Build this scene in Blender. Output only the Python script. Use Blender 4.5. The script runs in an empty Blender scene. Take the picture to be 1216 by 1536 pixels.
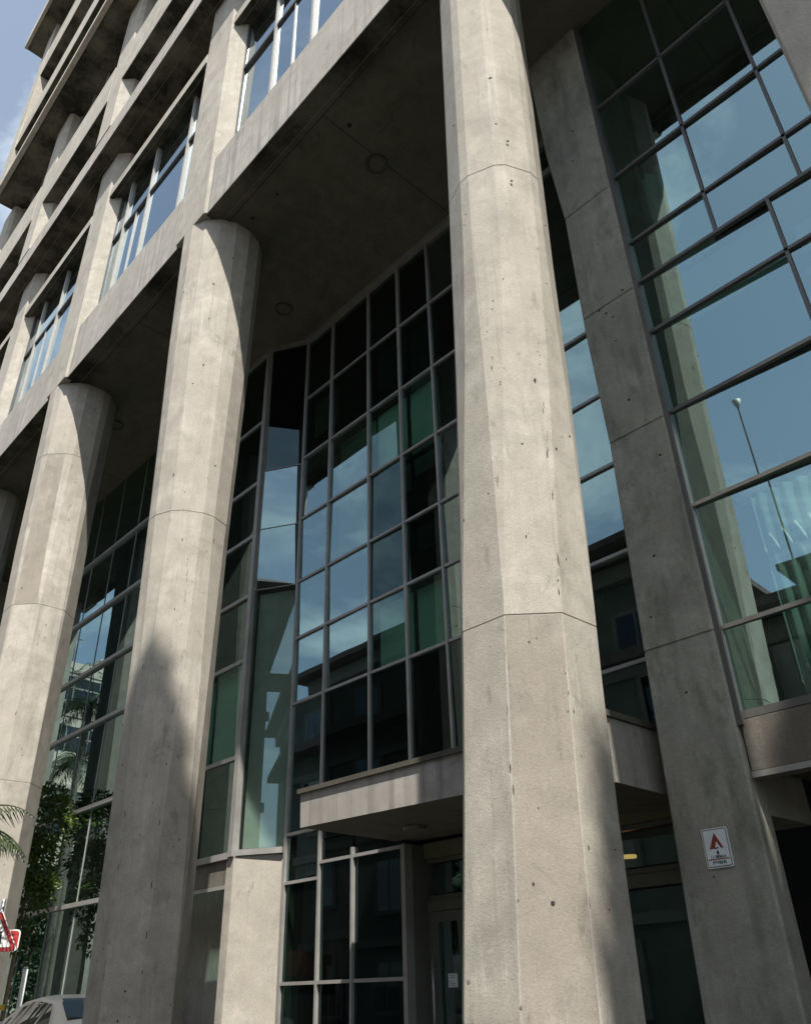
import bpy, bmesh, math, random
from mathutils import Vector, Matrix
random.seed(11)
SC = bpy.context.scene
COL = SC.collection
rad = math.radians

# ------------------------------------------------------------------ camera
cam_d = bpy.data.cameras.new('camera')
cam = bpy.data.objects.new('camera', cam_d)
COL.objects.link(cam)
R = ((0.679, -0.388, -0.623), (0.734, 0.328, 0.595), (-0.026, -0.861, 0.508))
V = (-63.0, -2058.0); L = (-1323.0, 757.0)
F = math.sqrt(-(V[0]*L[0]+V[1]*L[1]))
up = Vector((V[0], V[1], F)).normalized()
dl = Vector((L[0], L[1], F)).normalized()
wx = -dl; wz = up; wy = wz.cross(wx)
rows = Matrix((wx, wy, wz))            # world = rows @ camera (x right, y down, z forward)
M3 = Matrix(((rows[0][0], -rows[0][1], -rows[0][2]),
             (rows[1][0], -rows[1][1], -rows[1][2]),
             (rows[2][0], -rows[2][1], -rows[2][2])))
cam.matrix_world = Matrix.Translation((0, 0, 1.4)) @ M3.to_4x4()
cam_d.sensor_fit = 'VERTICAL'; cam_d.sensor_height = 24.0
cam_d.lens = F/1536.0*24.0
cam_d.clip_start = 0.05; cam_d.clip_end = 3000
SC.camera = cam

# ------------------------------------------------------------------ light
SUN_EL, SUN_A = rad(59.0), rad(57.0)   # azimuth measured from -Y towards +X
S = Vector((math.sin(SUN_A)*math.cos(SUN_EL), -math.cos(SUN_A)*math.cos(SUN_EL), math.sin(SUN_EL)))
sun_d = bpy.data.lights.new('sun', 'SUN'); sun_d.energy = 5.0; sun_d.angle = rad(0.53)
sun_d.color = (1.0, 0.96, 0.89)
sun = bpy.data.objects.new('sun', sun_d); COL.objects.link(sun)
sun.rotation_euler = S.to_track_quat('Z', 'Y').to_euler()
sun.location = S*60

W = bpy.data.worlds.new('World'); SC.world = W; W.use_nodes = True
nt = W.node_tree; nt.nodes.clear()
def nd(nt, t, **k):
    n = nt.nodes.new(t)
    for a, b in k.items(): setattr(n, a, b)
    return n
wo = nd(nt, 'ShaderNodeOutputWorld'); bg = nd(nt, 'ShaderNodeBackground')
sky = nd(nt, 'ShaderNodeTexSky', sky_type='NISHITA', sun_disc=False)
sky.sun_elevation = SUN_EL
sky.sun_rotation = math.atan2(S.x, S.y)
sky.air_density = 1.0; sky.dust_density = 1.5; sky.ozone_density = 1.2
tc = nd(nt, 'ShaderNodeTexCoord')
sep = nd(nt, 'ShaderNodeSeparateXYZ'); nt.links.new(tc.outputs['Generated'], sep.inputs[0])
# clouds: project the view direction on a flat layer, then noise
mz = nd(nt, 'ShaderNodeMath', operation='MAXIMUM'); nt.links.new(sep.outputs['Z'], mz.inputs[0]); mz.inputs[1].default_value = 0.02
az = nd(nt, 'ShaderNodeMath', operation='ADD'); nt.links.new(mz.outputs[0], az.inputs[0]); az.inputs[1].default_value = 0.12
dx = nd(nt, 'ShaderNodeMath', operation='DIVIDE'); dy = nd(nt, 'ShaderNodeMath', operation='DIVIDE')
nt.links.new(sep.outputs['X'], dx.inputs[0]); nt.links.new(az.outputs[0], dx.inputs[1])
nt.links.new(sep.outputs['Y'], dy.inputs[0]); nt.links.new(az.outputs[0], dy.inputs[1])
cmb = nd(nt, 'ShaderNodeCombineXYZ'); nt.links.new(dx.outputs[0], cmb.inputs[0]); nt.links.new(dy.outputs[0], cmb.inputs[1])
cmb.inputs[2].default_value = 3.7
cn = nd(nt, 'ShaderNodeTexNoise'); cn.inputs['Scale'].default_value = 1.9; cn.inputs['Detail'].default_value = 8; cn.inputs['Roughness'].default_value = 0.62; cn.inputs['Distortion'].default_value = 0.35
nt.links.new(cmb.outputs[0], cn.inputs['Vector'])
cr = nd(nt, 'ShaderNodeValToRGB'); cr.color_ramp.elements[0].position = 0.49; cr.color_ramp.elements[1].position = 0.68; cr.color_ramp.elements[0].color = (0.16, 0.16, 0.16, 1)
cr.color_ramp.elements[1].color = (0.75, 0.75, 0.75, 1)
nt.links.new(cn.outputs['Fac'], cr.inputs['Fac'])
# haze towards the horizon side of the sky is the Nishita model's own
mx = nd(nt, 'ShaderNodeMix', data_type='RGBA'); nt.links.new(cr.outputs['Color'], mx.inputs['Factor'])
nt.links.new(sky.outputs[0], mx.inputs[6]); mx.inputs[7].default_value = (8.2, 9.2, 9.5, 1)
nt.links.new(mx.outputs[2], bg.inputs['Color'])
bg.inputs['Strength'].default_value = 0.095
nt.links.new(bg.outputs[0], wo.inputs[0])

SC.view_settings.view_transform = 'Standard'; SC.view_settings.look = 'None'
SC.view_settings.exposure = 0.8; SC.view_settings.gamma = 1.0
SC.cycles.use_denoising = True
SC.cycles.max_bounces = 8; SC.cycles.transparent_max_bounces = 12
SC.cycles.sample_clamp_indirect = 4.0

# ------------------------------------------------------------------ materials
def new_mat(name):
    m = bpy.data.materials.new(name); m.use_nodes = True
    m.node_tree.nodes.clear()
    return m, m.node_tree
def principled(nt):
    o = nd(nt, 'ShaderNodeOutputMaterial'); p = nd(nt, 'ShaderNodeBsdfPrincipled')
    nt.links.new(p.outputs[0], o.inputs[0]); return p, o
def ramp(nt, src, p0, p1, c0=(0, 0, 0, 1), c1=(1, 1, 1, 1)):
    r = nd(nt, 'ShaderNodeValToRGB'); e = r.color_ramp.elements
    e[0].position = p0; e[1].position = p1; e[0].color = c0; e[1].color = c1
    nt.links.new(src, r.inputs['Fac']); return r.outputs['Color']
def mixc(nt, fac, a, b, mode='MIX'):
    m = nd(nt, 'ShaderNodeMix', data_type='RGBA', blend_type=mode)
    if isinstance(fac, (int, float)): m.inputs['Factor'].default_value = fac
    else: nt.links.new(fac, m.inputs['Factor'])
    for s, v in ((6, a), (7, b)):
        if isinstance(v, tuple): m.inputs[s].default_value = v
        else: nt.links.new(v, m.inputs[s])
    return m.outputs[2]
def noise(nt, vec, sc, det=4, rough=0.55, dist=0.0):
    n = nd(nt, 'ShaderNodeTexNoise'); n.inputs['Scale'].default_value = sc; n.inputs['Detail'].default_value = det
    n.inputs['Roughness'].default_value = rough; n.inputs['Distortion'].default_value = dist
    nt.links.new(vec, n.inputs['Vector']); return n.outputs['Fac']
def mapping(nt, vec, s, loc=(0, 0, 0)):
    m = nd(nt, 'ShaderNodeMapping'); m.inputs['Scale'].default_value = s; m.inputs['Location'].default_value = loc
    nt.links.new(vec, m.inputs['Vector']); return m.outputs[0]
def c4(c, k=1.0): return (c[0]*k, c[1]*k, c[2]*k, 1)

def concrete(name, base, streak=0.5, moss=0.0, mott=0.35, seed=0.0, pores=0.6, streak_dir=(5, 5, 0.22), dark=0.45, front=None, gate=True):
    m, nt = new_mat(name); p, o = principled(nt)
    tc = nd(nt, 'ShaderNodeTexCoord'); v = mapping(nt, tc.outputs['Object'], (1, 1, 1), (seed, seed*0.7, seed*0.3))
    big = ramp(nt, noise(nt, v, 0.55, 7, 0.6), 0.34, 0.68)
    mid = ramp(nt, noise(nt, v, 3.2, 8, 0.65, 0.3), 0.35, 0.7)
    fine = noise(nt, v, 70, 3, 0.7)
    col = mixc(nt, big, c4((base[0], base[1]*.985, base[2]*.96), 1-mott*0.8), c4(base, 1+mott*0.22))
    col = mixc(nt, 0.55, col, mixc(nt, mid, c4(base, 0.62), c4(base, 1.16)))
    # soft grey run-off and pale lime runs
    ru = ramp(nt, noise(nt, mapping(nt, v, (9, 9, 0.5)), 1.0, 6, 0.7), 0.52, 0.8)
    lm = ramp(nt, noise(nt, mapping(nt, v, (14, 14, 0.6), (4, 2, 1)), 1.0, 5, 0.7), 0.6, 0.8)
    bl_ = ramp(nt, noise(nt, v, 1.7, 6, 0.7, 0.6), 0.56, 0.76)
    for f_, c_ in ((ru, c4(base, 0.62)), (bl_, c4((base[0]*.9, base[1]*.92, base[2]*.9), 0.66)), (lm, c4((base[0], base[1]*1.04, base[2]*1.08), 1.3))):
        q_ = nd(nt, 'ShaderNodeMath', operation='MULTIPLY'); nt.links.new(f_, q_.inputs[0]); q_.inputs[1].default_value = 0.68
        col = mixc(nt, q_.outputs[0], col, c_)
    # rain streaks running down the face
    st = ramp(nt, noise(nt, mapping(nt, v, streak_dir), 1.0, 5, 0.6), 0.5, 0.74)
    patch = ramp(nt, noise(nt, v, 0.9, 4, 0.6), 0.42, 0.66)
    sm = nd(nt, 'ShaderNodeMath', operation='MULTIPLY'); nt.links.new(st, sm.inputs[0])
    if gate: nt.links.new(patch, sm.inputs[1])
    else: sm.inputs[1].default_value = 0.85
    sk = nd(nt, 'ShaderNodeMath', operation='MULTIPLY'); nt.links.new(sm.outputs[0], sk.inputs[0]); sk.inputs[1].default_value = streak
    col = mixc(nt, sk.outputs[0], col, c4((base[0]*0.92, base[1], base[2]*1.02), dark))
    # sharper damp spots, patched areas and thin runs
    sp_ = ramp(nt, noise(nt, mapping(nt, v, (1, 1, .55), (9, 3, 2)), 3.4, 7, 0.72, 0.8), 0.60, 0.68)
    rn_ = ramp(nt, noise(nt, mapping(nt, v, (17, 17, .42), (2, 7, 5)), 1.0, 4, 0.6), 0.62, 0.70)
    pa_ = ramp(nt, noise(nt, mapping(nt, v, (1, 1, .7), (5, 1, 8)), 1.1, 3, 0.5), 0.50, 0.54)
    for f_, c_, k_ in ((pa_, c4((base[0], base[1]*.985, base[2]*.96), 0.80), .5), (sp_, c4((base[0]*.86, base[1]*.9, base[2]*.88), 0.5), .6), (rn_, c4(base, 0.6), .5)):
        q_ = nd(nt, 'ShaderNodeMath', operation='MULTIPLY'); nt.links.new(f_, q_.inputs[0]); q_.inputs[1].default_value = k_
        col = mixc(nt, q_.outputs[0], col, c_)
    if moss > 0:
        mo = ramp(nt, noise(nt, mapping(nt, v, (2.2, 2.2, 0.8)), 1.3, 7, 0.7), 0.5, 0.75)
        mk = nd(nt, 'ShaderNodeMath', operation='MULTIPLY'); nt.links.new(mo, mk.inputs[0]); mk.inputs[1].default_value = moss
        col = mixc(nt, mk.outputs[0], col, (0.075, 0.095, 0.06, 1))
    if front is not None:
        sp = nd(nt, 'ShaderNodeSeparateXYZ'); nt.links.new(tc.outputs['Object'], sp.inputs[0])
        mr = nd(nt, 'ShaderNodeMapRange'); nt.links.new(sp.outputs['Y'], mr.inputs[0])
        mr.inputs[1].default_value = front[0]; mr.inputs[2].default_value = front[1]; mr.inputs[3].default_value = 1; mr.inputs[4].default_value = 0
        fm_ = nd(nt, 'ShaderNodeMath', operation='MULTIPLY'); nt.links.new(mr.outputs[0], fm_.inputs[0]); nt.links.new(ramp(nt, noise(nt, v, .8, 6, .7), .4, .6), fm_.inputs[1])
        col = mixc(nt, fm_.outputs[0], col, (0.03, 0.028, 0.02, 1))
    # grain
    g = ramp(nt, fine, 0.3, 0.72, (0.76, 0.76, 0.76, 1), (1.16, 1.16, 1.16, 1))
    col = mixc(nt, 0.8, col, g, 'MULTIPLY')
    # air holes
    vo = nd(nt, 'ShaderNodeTexVoronoi'); vo.inputs['Scale'].default_value = 6.0
    nt.links.new(v, vo.inputs['Vector'])
    sz = noise(nt, v, 2.2, 2)
    th = nd(nt, 'ShaderNodeMath', operation='MULTIPLY'); nt.links.new(ramp(nt, sz, 0.5, 0.75), th.inputs[0]); th.inputs[1].default_value = 0.11
    lt = nd(nt, 'ShaderNodeMath', operation='LESS_THAN'); nt.links.new(vo.outputs['Distance'], lt.inputs[0]); nt.links.new(th.outputs[0], lt.inputs[1])
    lk = nd(nt, 'ShaderNodeMath', operation='MULTIPLY'); nt.links.new(lt.outputs[0], lk.inputs[0]); lk.inputs[1].default_value = pores
    col = mixc(nt, lk.outputs[0], col, (0.06, 0.055, 0.045, 1))
    nt.links.new(col, p.inputs['Base Color'])
    p.inputs['Roughness'].default_value = 0.85; p.inputs['Specular IOR Level'].default_value = 0.25
    bsum = nd(nt, 'ShaderNodeMath', operation='MULTIPLY_ADD'); nt.links.new(mid, bsum.inputs[0]); bsum.inputs[1].default_value = 0.6; nt.links.new(fine, bsum.inputs[2])
    b = nd(nt, 'ShaderNodeBump'); b.inputs['Strength'].default_value = 0.4; b.inputs['Distance'].default_value = 0.006
    nt.links.new(bsum.outputs[0], b.inputs['Height']); nt.links.new(b.outputs[0], p.inputs['Normal'])
    return m

CB = (0.475, 0.44, 0.378)
M = {}
M['conc'] = concrete('concrete', CB, 0.5, seed=0)
M['conc_col'] = concrete('column_concrete', (0.495, 0.455, 0.39), 0.55, seed=3.1, mott=0.45)
M['conc_brown'] = concrete('column_concrete_brown', (0.37, 0.332, 0.282), 0.6, seed=5.3, mott=0.5)
M['conc_grey'] = concrete('column_concrete_grey', (0.43, 0.40, 0.36), 0.5, seed=8.3, mott=0.35)
M['conc_streak'] = concrete('stained_concrete', (0.475, 0.44, 0.388), 1.0, seed=12.0, streak_dir=(8, 8, 0.10), dark=0.42, gate=False)
M['conc_soffit'] = concrete('soffit_concrete', (0.185, 0.175, 0.125), 0.3, moss=0.5, seed=21.0, mott=0.5, front=(-3.2, -2.7))  # also on underside faces elsewhere, where its dark tone carries stains and painted shade
M['conc_pier'] = concrete('pier_concrete', (0.43, 0.415, 0.35), 1.0, moss=0.8, seed=17.0, mott=0.6, dark=0.28)
M['conc_canopy'] = concrete('canopy_concrete', (0.42, 0.39, 0.35), 1.0, moss=0.3, seed=33.0, streak_dir=(6, 6, 0.12), dark=0.16, gate=False)
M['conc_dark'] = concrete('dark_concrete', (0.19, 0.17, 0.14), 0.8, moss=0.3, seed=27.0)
M['coping'] = concrete('coping_concrete', (0.11, 0.10, 0.08), 0.5, moss=0.6, seed=41.0)

def plain(name, col, rough=0.5, metal=0.0, spec=0.5, var=0.12, sc=6.0):
    m, nt = new_mat(name); p, o = principled(nt)
    tc = nd(nt, 'ShaderNodeTexCoord')
    n = noise(nt, tc.outputs['Object'], sc, 5, 0.6)
    nt.links.new(mixc(nt, ramp(nt, n, 0.3, 0.7), c4(col, 1-var), c4(col, 1+var)), p.inputs['Base Color'])
    p.inputs['Roughness'].default_value = rough; p.inputs['Metallic'].default_value = metal
    p.inputs['Specular IOR Level'].default_value = spec
    return m
M['frame'] = plain('aluminium_frame', (0.33, 0.315, 0.295), 0.45, 0.25, var=0.15, sc=3)
M['frame_dark'] = plain('dark_frame', (0.10, 0.10, 0.10), 0.4, 0.2)
M['frame_white'] = plain('white_mullion', (0.36, 0.345, 0.315), 0.5, var=0.1)
M['hole'] = plain('tie_hole', (0.035, 0.03, 0.025), 0.9)
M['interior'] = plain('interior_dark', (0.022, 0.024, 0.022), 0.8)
M['blind'] = plain('blind_fabric', (0.58, 0.63, 0.55), 0.8, sc=1.2)
M['blind_dim'] = plain('blind_dim', (0.20, 0.23, 0.20), 0.8, sc=1.2)
M['blind_beige'] = plain('blind_beige', (0.55, 0.50, 0.40), 0.8, sc=1.2)
M['curtain'] = plain('curtain_fabric', (0.62, 0.64, 0.60), 0.8, sc=2)
M['steel'] = plain('brushed_steel', (0.55, 0.54, 0.52), 0.35, 0.8)
M['white'] = plain('white_paint', (0.78, 0.77, 0.74), 0.45)
M['paper'] = plain('paper', (0.75, 0.80, 0.80), 0.7)
M['ink'] = plain('black_ink', (0.03, 0.03, 0.03), 0.6)
M['sign_red'] = plain('sign_red', (0.28, 0.045, 0.03), 0.5)
M['road_red'] = plain('warning_red', (0.36, 0.035, 0.03), 0.4)
M['yellow'] = plain('yellow_paint', (0.75, 0.50, 0.03), 0.45)
M['lintel'] = plain('olive_lintel', (0.17, 0.16, 0.09), 0.8)
M['car'] = plain('silver_paint', (0.11, 0.113, 0.116), 0.3, 0.3, var=0.04)
M['rubber'] = plain('rubber', (0.02, 0.02, 0.02), 0.8)
M['asphalt'] = plain('asphalt', (0.045, 0.045, 0.045), 0.9, var=0.3, sc=30)
M['paving'] = plain('paving', (0.06, 0.058, 0.053), 0.85, var=0.25, sc=4)
M['line'] = plain('road_paint', (0.75, 0.75, 0.72), 0.7)
M['cream'] = plain('cream_render', (0.62, 0.55, 0.45), 0.85, var=0.08, sc=0.4)
M['oldwall'] = plain('old_render', (0.13, 0.145, 0.125), 0.9, var=0.35, sc=0.5)
M['oldtrim'] = plain('old_trim', (0.20, 0.20, 0.175), 0.85, var=0.15, sc=1)
M['roof'] = plain('roof_tiles', (0.13, 0.10, 0.09), 0.85, var=0.3, sc=3)
M['terracotta'] = plain('terracotta_tiles', (0.42, 0.12, 0.06), 0.85, var=0.25, sc=4)
M['bark'] = plain('bark', (0.20, 0.14, 0.09), 0.9, var=0.35, sc=12)
M['palm_bark'] = plain('palm_bark', (0.17, 0.15, 0.12), 0.9, var=0.35, sc=8)

def leaf_mat(name, a, b):
    m, nt = new_mat(name); o = nd(nt, 'ShaderNodeOutputMaterial')
    tc = nd(nt, 'ShaderNodeTexCoord'); n = noise(nt, tc.outputs['Object'], 3.0, 4)
    c = mixc(nt, ramp(nt, n, 0.3, 0.7), c4(a), c4(b))
    p = nd(nt, 'ShaderNodeBsdfPrincipled'); nt.links.new(c, p.inputs['Base Color']); p.inputs['Roughness'].default_value = 0.45
    t = nd(nt, 'ShaderNodeBsdfTranslucent'); nt.links.new(c, t.inputs['Color'])
    ms = nd(nt, 'ShaderNodeMixShader'); ms.inputs[0].default_value = 0.3
    nt.links.new(p.outputs[0], ms.inputs[1]); nt.links.new(t.outputs[0], ms.inputs[2]); nt.links.new(ms.outputs[0], o.inputs[0])
    return m
M['leaf'] = leaf_mat('leaf_green', (0.035, 0.06, 0.012), (0.14, 0.20, 0.035))
M['leaf_dark'] = leaf_mat('leaf_dark_green', (0.02, 0.045, 0.014), (0.05, 0.085, 0.025))
M['palm'] = leaf_mat('palm_leaf', (0.022, 0.04, 0.014), (0.055, 0.078, 0.026))

def glass(name, tint, refl, base=0.26, dirt=0.022):
    m, nt = new_mat(name); o = nd(nt, 'ShaderNodeOutputMaterial')
    tr = nd(nt, 'ShaderNodeBsdfTransparent'); tr.inputs[0].default_value = c4(tint)
    gl = nd(nt, 'ShaderNodeBsdfGlossy'); gl.inputs['Color'].default_value = c4(refl); gl.inputs['Roughness'].default_value = 0.012
    tc = nd(nt, 'ShaderNodeTexCoord')
    # slow waviness of the float glass
    b = nd(nt, 'ShaderNodeBump'); b.inputs['Strength'].default_value = 0.06; b.inputs['Distance'].default_value = 0.02
    nt.links.new(noise(nt, tc.outputs['Object'], 0.8, 1), b.inputs['Height'])
    nt.links.new(b.outputs[0], gl.inputs['Normal'])
    lw = nd(nt, 'ShaderNodeLayerWeight'); lw.inputs['Blend'].default_value = 0.5
    pw = nd(nt, 'ShaderNodeMath', operation='POWER'); nt.links.new(lw.outputs['Facing'], pw.inputs[0]); pw.inputs[1].default_value = 4.0
    ma = nd(nt, 'ShaderNodeMath', operation='MULTIPLY_ADD'); nt.links.new(pw.outputs[0], ma.inputs[0]); ma.inputs[1].default_value = 1-base; ma.inputs[2].default_value = base
    ms = nd(nt, 'ShaderNodeMixShader'); nt.links.new(ma.outputs[0], ms.inputs[0])
    nt.links.new(tr.outputs[0], ms.inputs[1]); nt.links.new(gl.outputs[0], ms.inputs[2])
    # thin film of dust
    df = nd(nt, 'ShaderNodeBsdfDiffuse'); df.inputs[0].default_value = (0.32, 0.34, 0.31, 1)
    dn = ramp(nt, noise(nt, mapping(nt, tc.outputs['Object'], (3, 3, 0.5)), 1.2, 6, 0.65), 0.3, 0.75, (dirt*0.3,)*3+(1,), (dirt,)*3+(1,))
    m2 = nd(nt, 'ShaderNodeMixShader'); nt.links.new(dn, m2.inputs[0])
    nt.links.new(ms.outputs[0], m2.inputs[1]); nt.links.new(df.outputs[0], m2.inputs[2]); nt.links.new(m2.outputs[0], o.inputs[0])
    return m
M['glass'] = glass('tinted_glass', (0.20, 0.33, 0.27), (0.68, 0.93, 0.94), 0.30)
M['glass_dark'] = glass('dark_glass', (0.10, 0.17, 0.14), (0.6, 0.85, 0.85), 0.07, 0.012)
M['glass_teal'] = glass('teal_glass', (0.34, 0.55, 0.47), (0.66, 0.95, 0.93), 0.13, 0.03)
M['glass_facet'] = glass('facet_glass', (0.52, 0.62, 0.56), (0.7, 0.93, 0.93), 0.16, 0.06)
M['glass_bay'] = glass('bay_glass', (0.34, 0.5, 0.45), (0.68, 0.95, 0.94), 0.38)
M['glass_win'] = glass('window_glass', (0.28, 0.34, 0.34), (0.8, 0.93, 1.0), 0.32)
M['glass_car'] = glass('car_glass', (0.06, 0.07, 0.07), (0.9, 0.95, 1.0), 0.09, 0.01)
def emit(name, c, s):
    m, nt = new_mat(name); o = nd(nt, 'ShaderNodeOutputMaterial'); e = nd(nt, 'ShaderNodeEmission')
    e.inputs[0].default_value = c4(c); e.inputs[1].default_value = s; nt.links.new(e.outputs[0], o.inputs[0]); return m
M['lamp'] = emit('lamp_glow', (1.0, 0.45, 0.16), 1.6)

# ------------------------------------------------------------------ mesh helpers
class MB:
    def __init__(s): s.v = []; s.f = []; s.m = []; s.mi = 0; s.smooth = False; s.sm = []
    def add(s, vs, fs, mi=None):
        n = len(s.v); s.v += [tuple(x) for x in vs]
        for f in fs:
            s.f.append([n+i for i in f]); s.m.append(s.mi if mi is None else mi); s.sm.append(s.smooth)
    def box(s, x0, x1, y0, y1, z0, z1, mi=None):
        vs = [(x, y, z) for z in (z0, z1) for y in (y0, y1) for x in (x0, x1)]
        s.add(vs, [(0, 2, 3, 1), (4, 5, 7, 6), (0, 1, 5, 4), (2, 6, 7, 3), (0, 4, 6, 2), (1, 3, 7, 5)], mi)
    def prism(s, poly, z0, z1, mi=None):
        s.loft([(z0, poly), (z1, poly)], mi)
    def loft(s, secs, mi=None, facemi=None, caps=True):
        n = len(secs[0][1]); vs = []
        for z, p in secs: vs += [(x, y, z) for x, y in p]
        a = 0.5*sum(secs[0][1][i][0]*secs[0][1][(i+1) % n][1]-secs[0][1][(i+1) % n][0]*secs[0][1][i][1] for i in range(n))
        fs = []; ms = []
        for k in range(len(secs)-1):
            for i in range(n):
                j = (i+1) % n; q = (k*n+i, k*n+j, (k+1)*n+j, (k+1)*n+i)
                fs.append(q if a > 0 else q[::-1]); ms.append((facemi or {}).get(i, s.mi if mi is None else mi))
        if caps:
            lo = tuple(range(n)); hi = tuple(range((len(secs)-1)*n, len(secs)*n))
            fs += [lo[::-1] if a > 0 else lo, hi if a > 0 else hi[::-1]]; ms += [s.mi if mi is None else mi]*2
        b = len(s.v); s.v += vs
        for f, m_ in zip(fs, ms): s.f.append([b+i for i in f]); s.m.append(m_); s.sm.append(s.smooth)
    def bar(s, p, q, w, d, nrm, mi=None):
        # bar of width w (in plane) and depth d (along nrm, centred) between points p and q
        p = Vector(p); q = Vector(q); t = (q-p).normalized(); n = Vector(nrm).normalized(); sd = t.cross(n).normalized()
        vs = []
        for c in (p, q):
            for a, b in ((-1, -1), (1, -1), (1, 1), (-1, 1)): vs.append(c+sd*(a*w/2)+n*(b*d/2))
        s.add(vs, [(0, 1, 2, 3), (7, 6, 5, 4), (0, 4, 5, 1), (1, 5, 6, 2), (2, 6, 7, 3), (3, 7, 4, 0)], mi)
    def tube(s, pts, rs, n=8, mi=None, caps=True):
        pts = [Vector(p) for p in pts]; b = len(s.v)
        if isinstance(rs, (int, float)): rs = [rs]*len(pts)
        for k, p in enumerate(pts):
            t = (pts[min(k+1, len(pts)-1)]-pts[max(k-1, 0)]).normalized()
            u = t.cross(Vector((0.13, 0.31, 0.94) if abs(t.z) < 0.9 else (1, 0.1, 0))).normalized(); w = t.cross(u)
            for i in range(n):
                a = 2*math.pi*i/n; s.v.append(tuple(p+u*(rs[k]*math.cos(a))+w*(rs[k]*math.sin(a))))
        for k in range(len(pts)-1):
            for i in range(n):
                j = (i+1) % n
                s.f.append([b+k*n+i, b+k*n+j, b+(k+1)*n+j, b+(k+1)*n+i]); s.m.append(s.mi if mi is None else mi); s.sm.append(True)
        if caps:
            s.f.append([b+i for i in range(n)][::-1]); s.f.append([b+(len(pts)-1)*n+i for i in range(n)]); s.m += [s.mi if mi is None else mi]*2; s.sm += [False]*2
    def disc(s, c, nrm, r, n=14, th=0.004, mi=None):
        c = Vector(c); nv = Vector(nrm).normalized()
        s.tube([c-nv*th, c+nv*th], r, n, mi)
    def build(s, name, mats, parent=None, bevel=0):
        me = bpy.data.meshes.new(name)
        off = Vector((0, 0, 0)); o = parent
        if parent is not None:
            r = parent
            while r.parent: r = r.parent
            off = r.location
        me.from_pydata([tuple(Vector(v)-off) for v in s.v], [], s.f)
        if not isinstance(mats, (list, tuple)): mats = [mats]
        for m in mats: me.materials.append(m)
        for p, mi, sm in zip(me.polygons, s.m, s.sm): p.material_index = mi; p.use_smooth = sm
        bm = bmesh.new(); bm.from_mesh(me)
        bmesh.ops.recalc_face_normals(bm, faces=bm.faces)
        if bevel:
            es = [e for e in bm.edges if len(e.link_faces) == 2 and e.calc_face_angle(0) > 0.3]
            bmesh.ops.bevel(bm, geom=es, offset=bevel, segments=2, affect='EDGES', profile=0.6, clamp_overlap=True)
        bm.to_mesh(me); bm.free()
        ob = bpy.data.objects.new(name, me); COL.objects.link(ob)
        if parent is not None: ob.parent = parent
        return ob
def tag(o, label=None, cat=None, group=None, kind=None):
    if label: o['label'] = label
    if cat: o['category'] = cat
    if group: o['group'] = group
    if kind: o['kind'] = kind
    return o
def thing(name, loc, label, cat, group=None):
    o = bpy.data.objects.new(name, None); COL.objects.link(o); o.location = loc
    o.empty_display_size = 0.3
    return tag(o, label, cat, group)

# ------------------------------------------------------------------ ground
g = MB(); g.box(-600, 600, -600, 600, -0.5, 0.0); tag(g.build('ground', M['paving']), kind='structure')
g = MB(); g.box(-400, 400, -5.0, 0.9, -0.1, 0.004); tag(g.build('road', M['asphalt']), kind='structure')
g = MB(); g.box(-400, 400, 0.9, 14, 0.0, 0.12); g.box(-400, 400, -9, -5.0, 0.0, 0.12)
tag(g.build('pavement', M['paving'], bevel=0.01), kind='structure')
g = MB()
for i in range(-30, 30): g.box(i*5, i*5+2.2, -2.1, -1.98, 0.0, 0.008)
tag(g.build('road_markings', M['line']), kind='structure')

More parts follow.
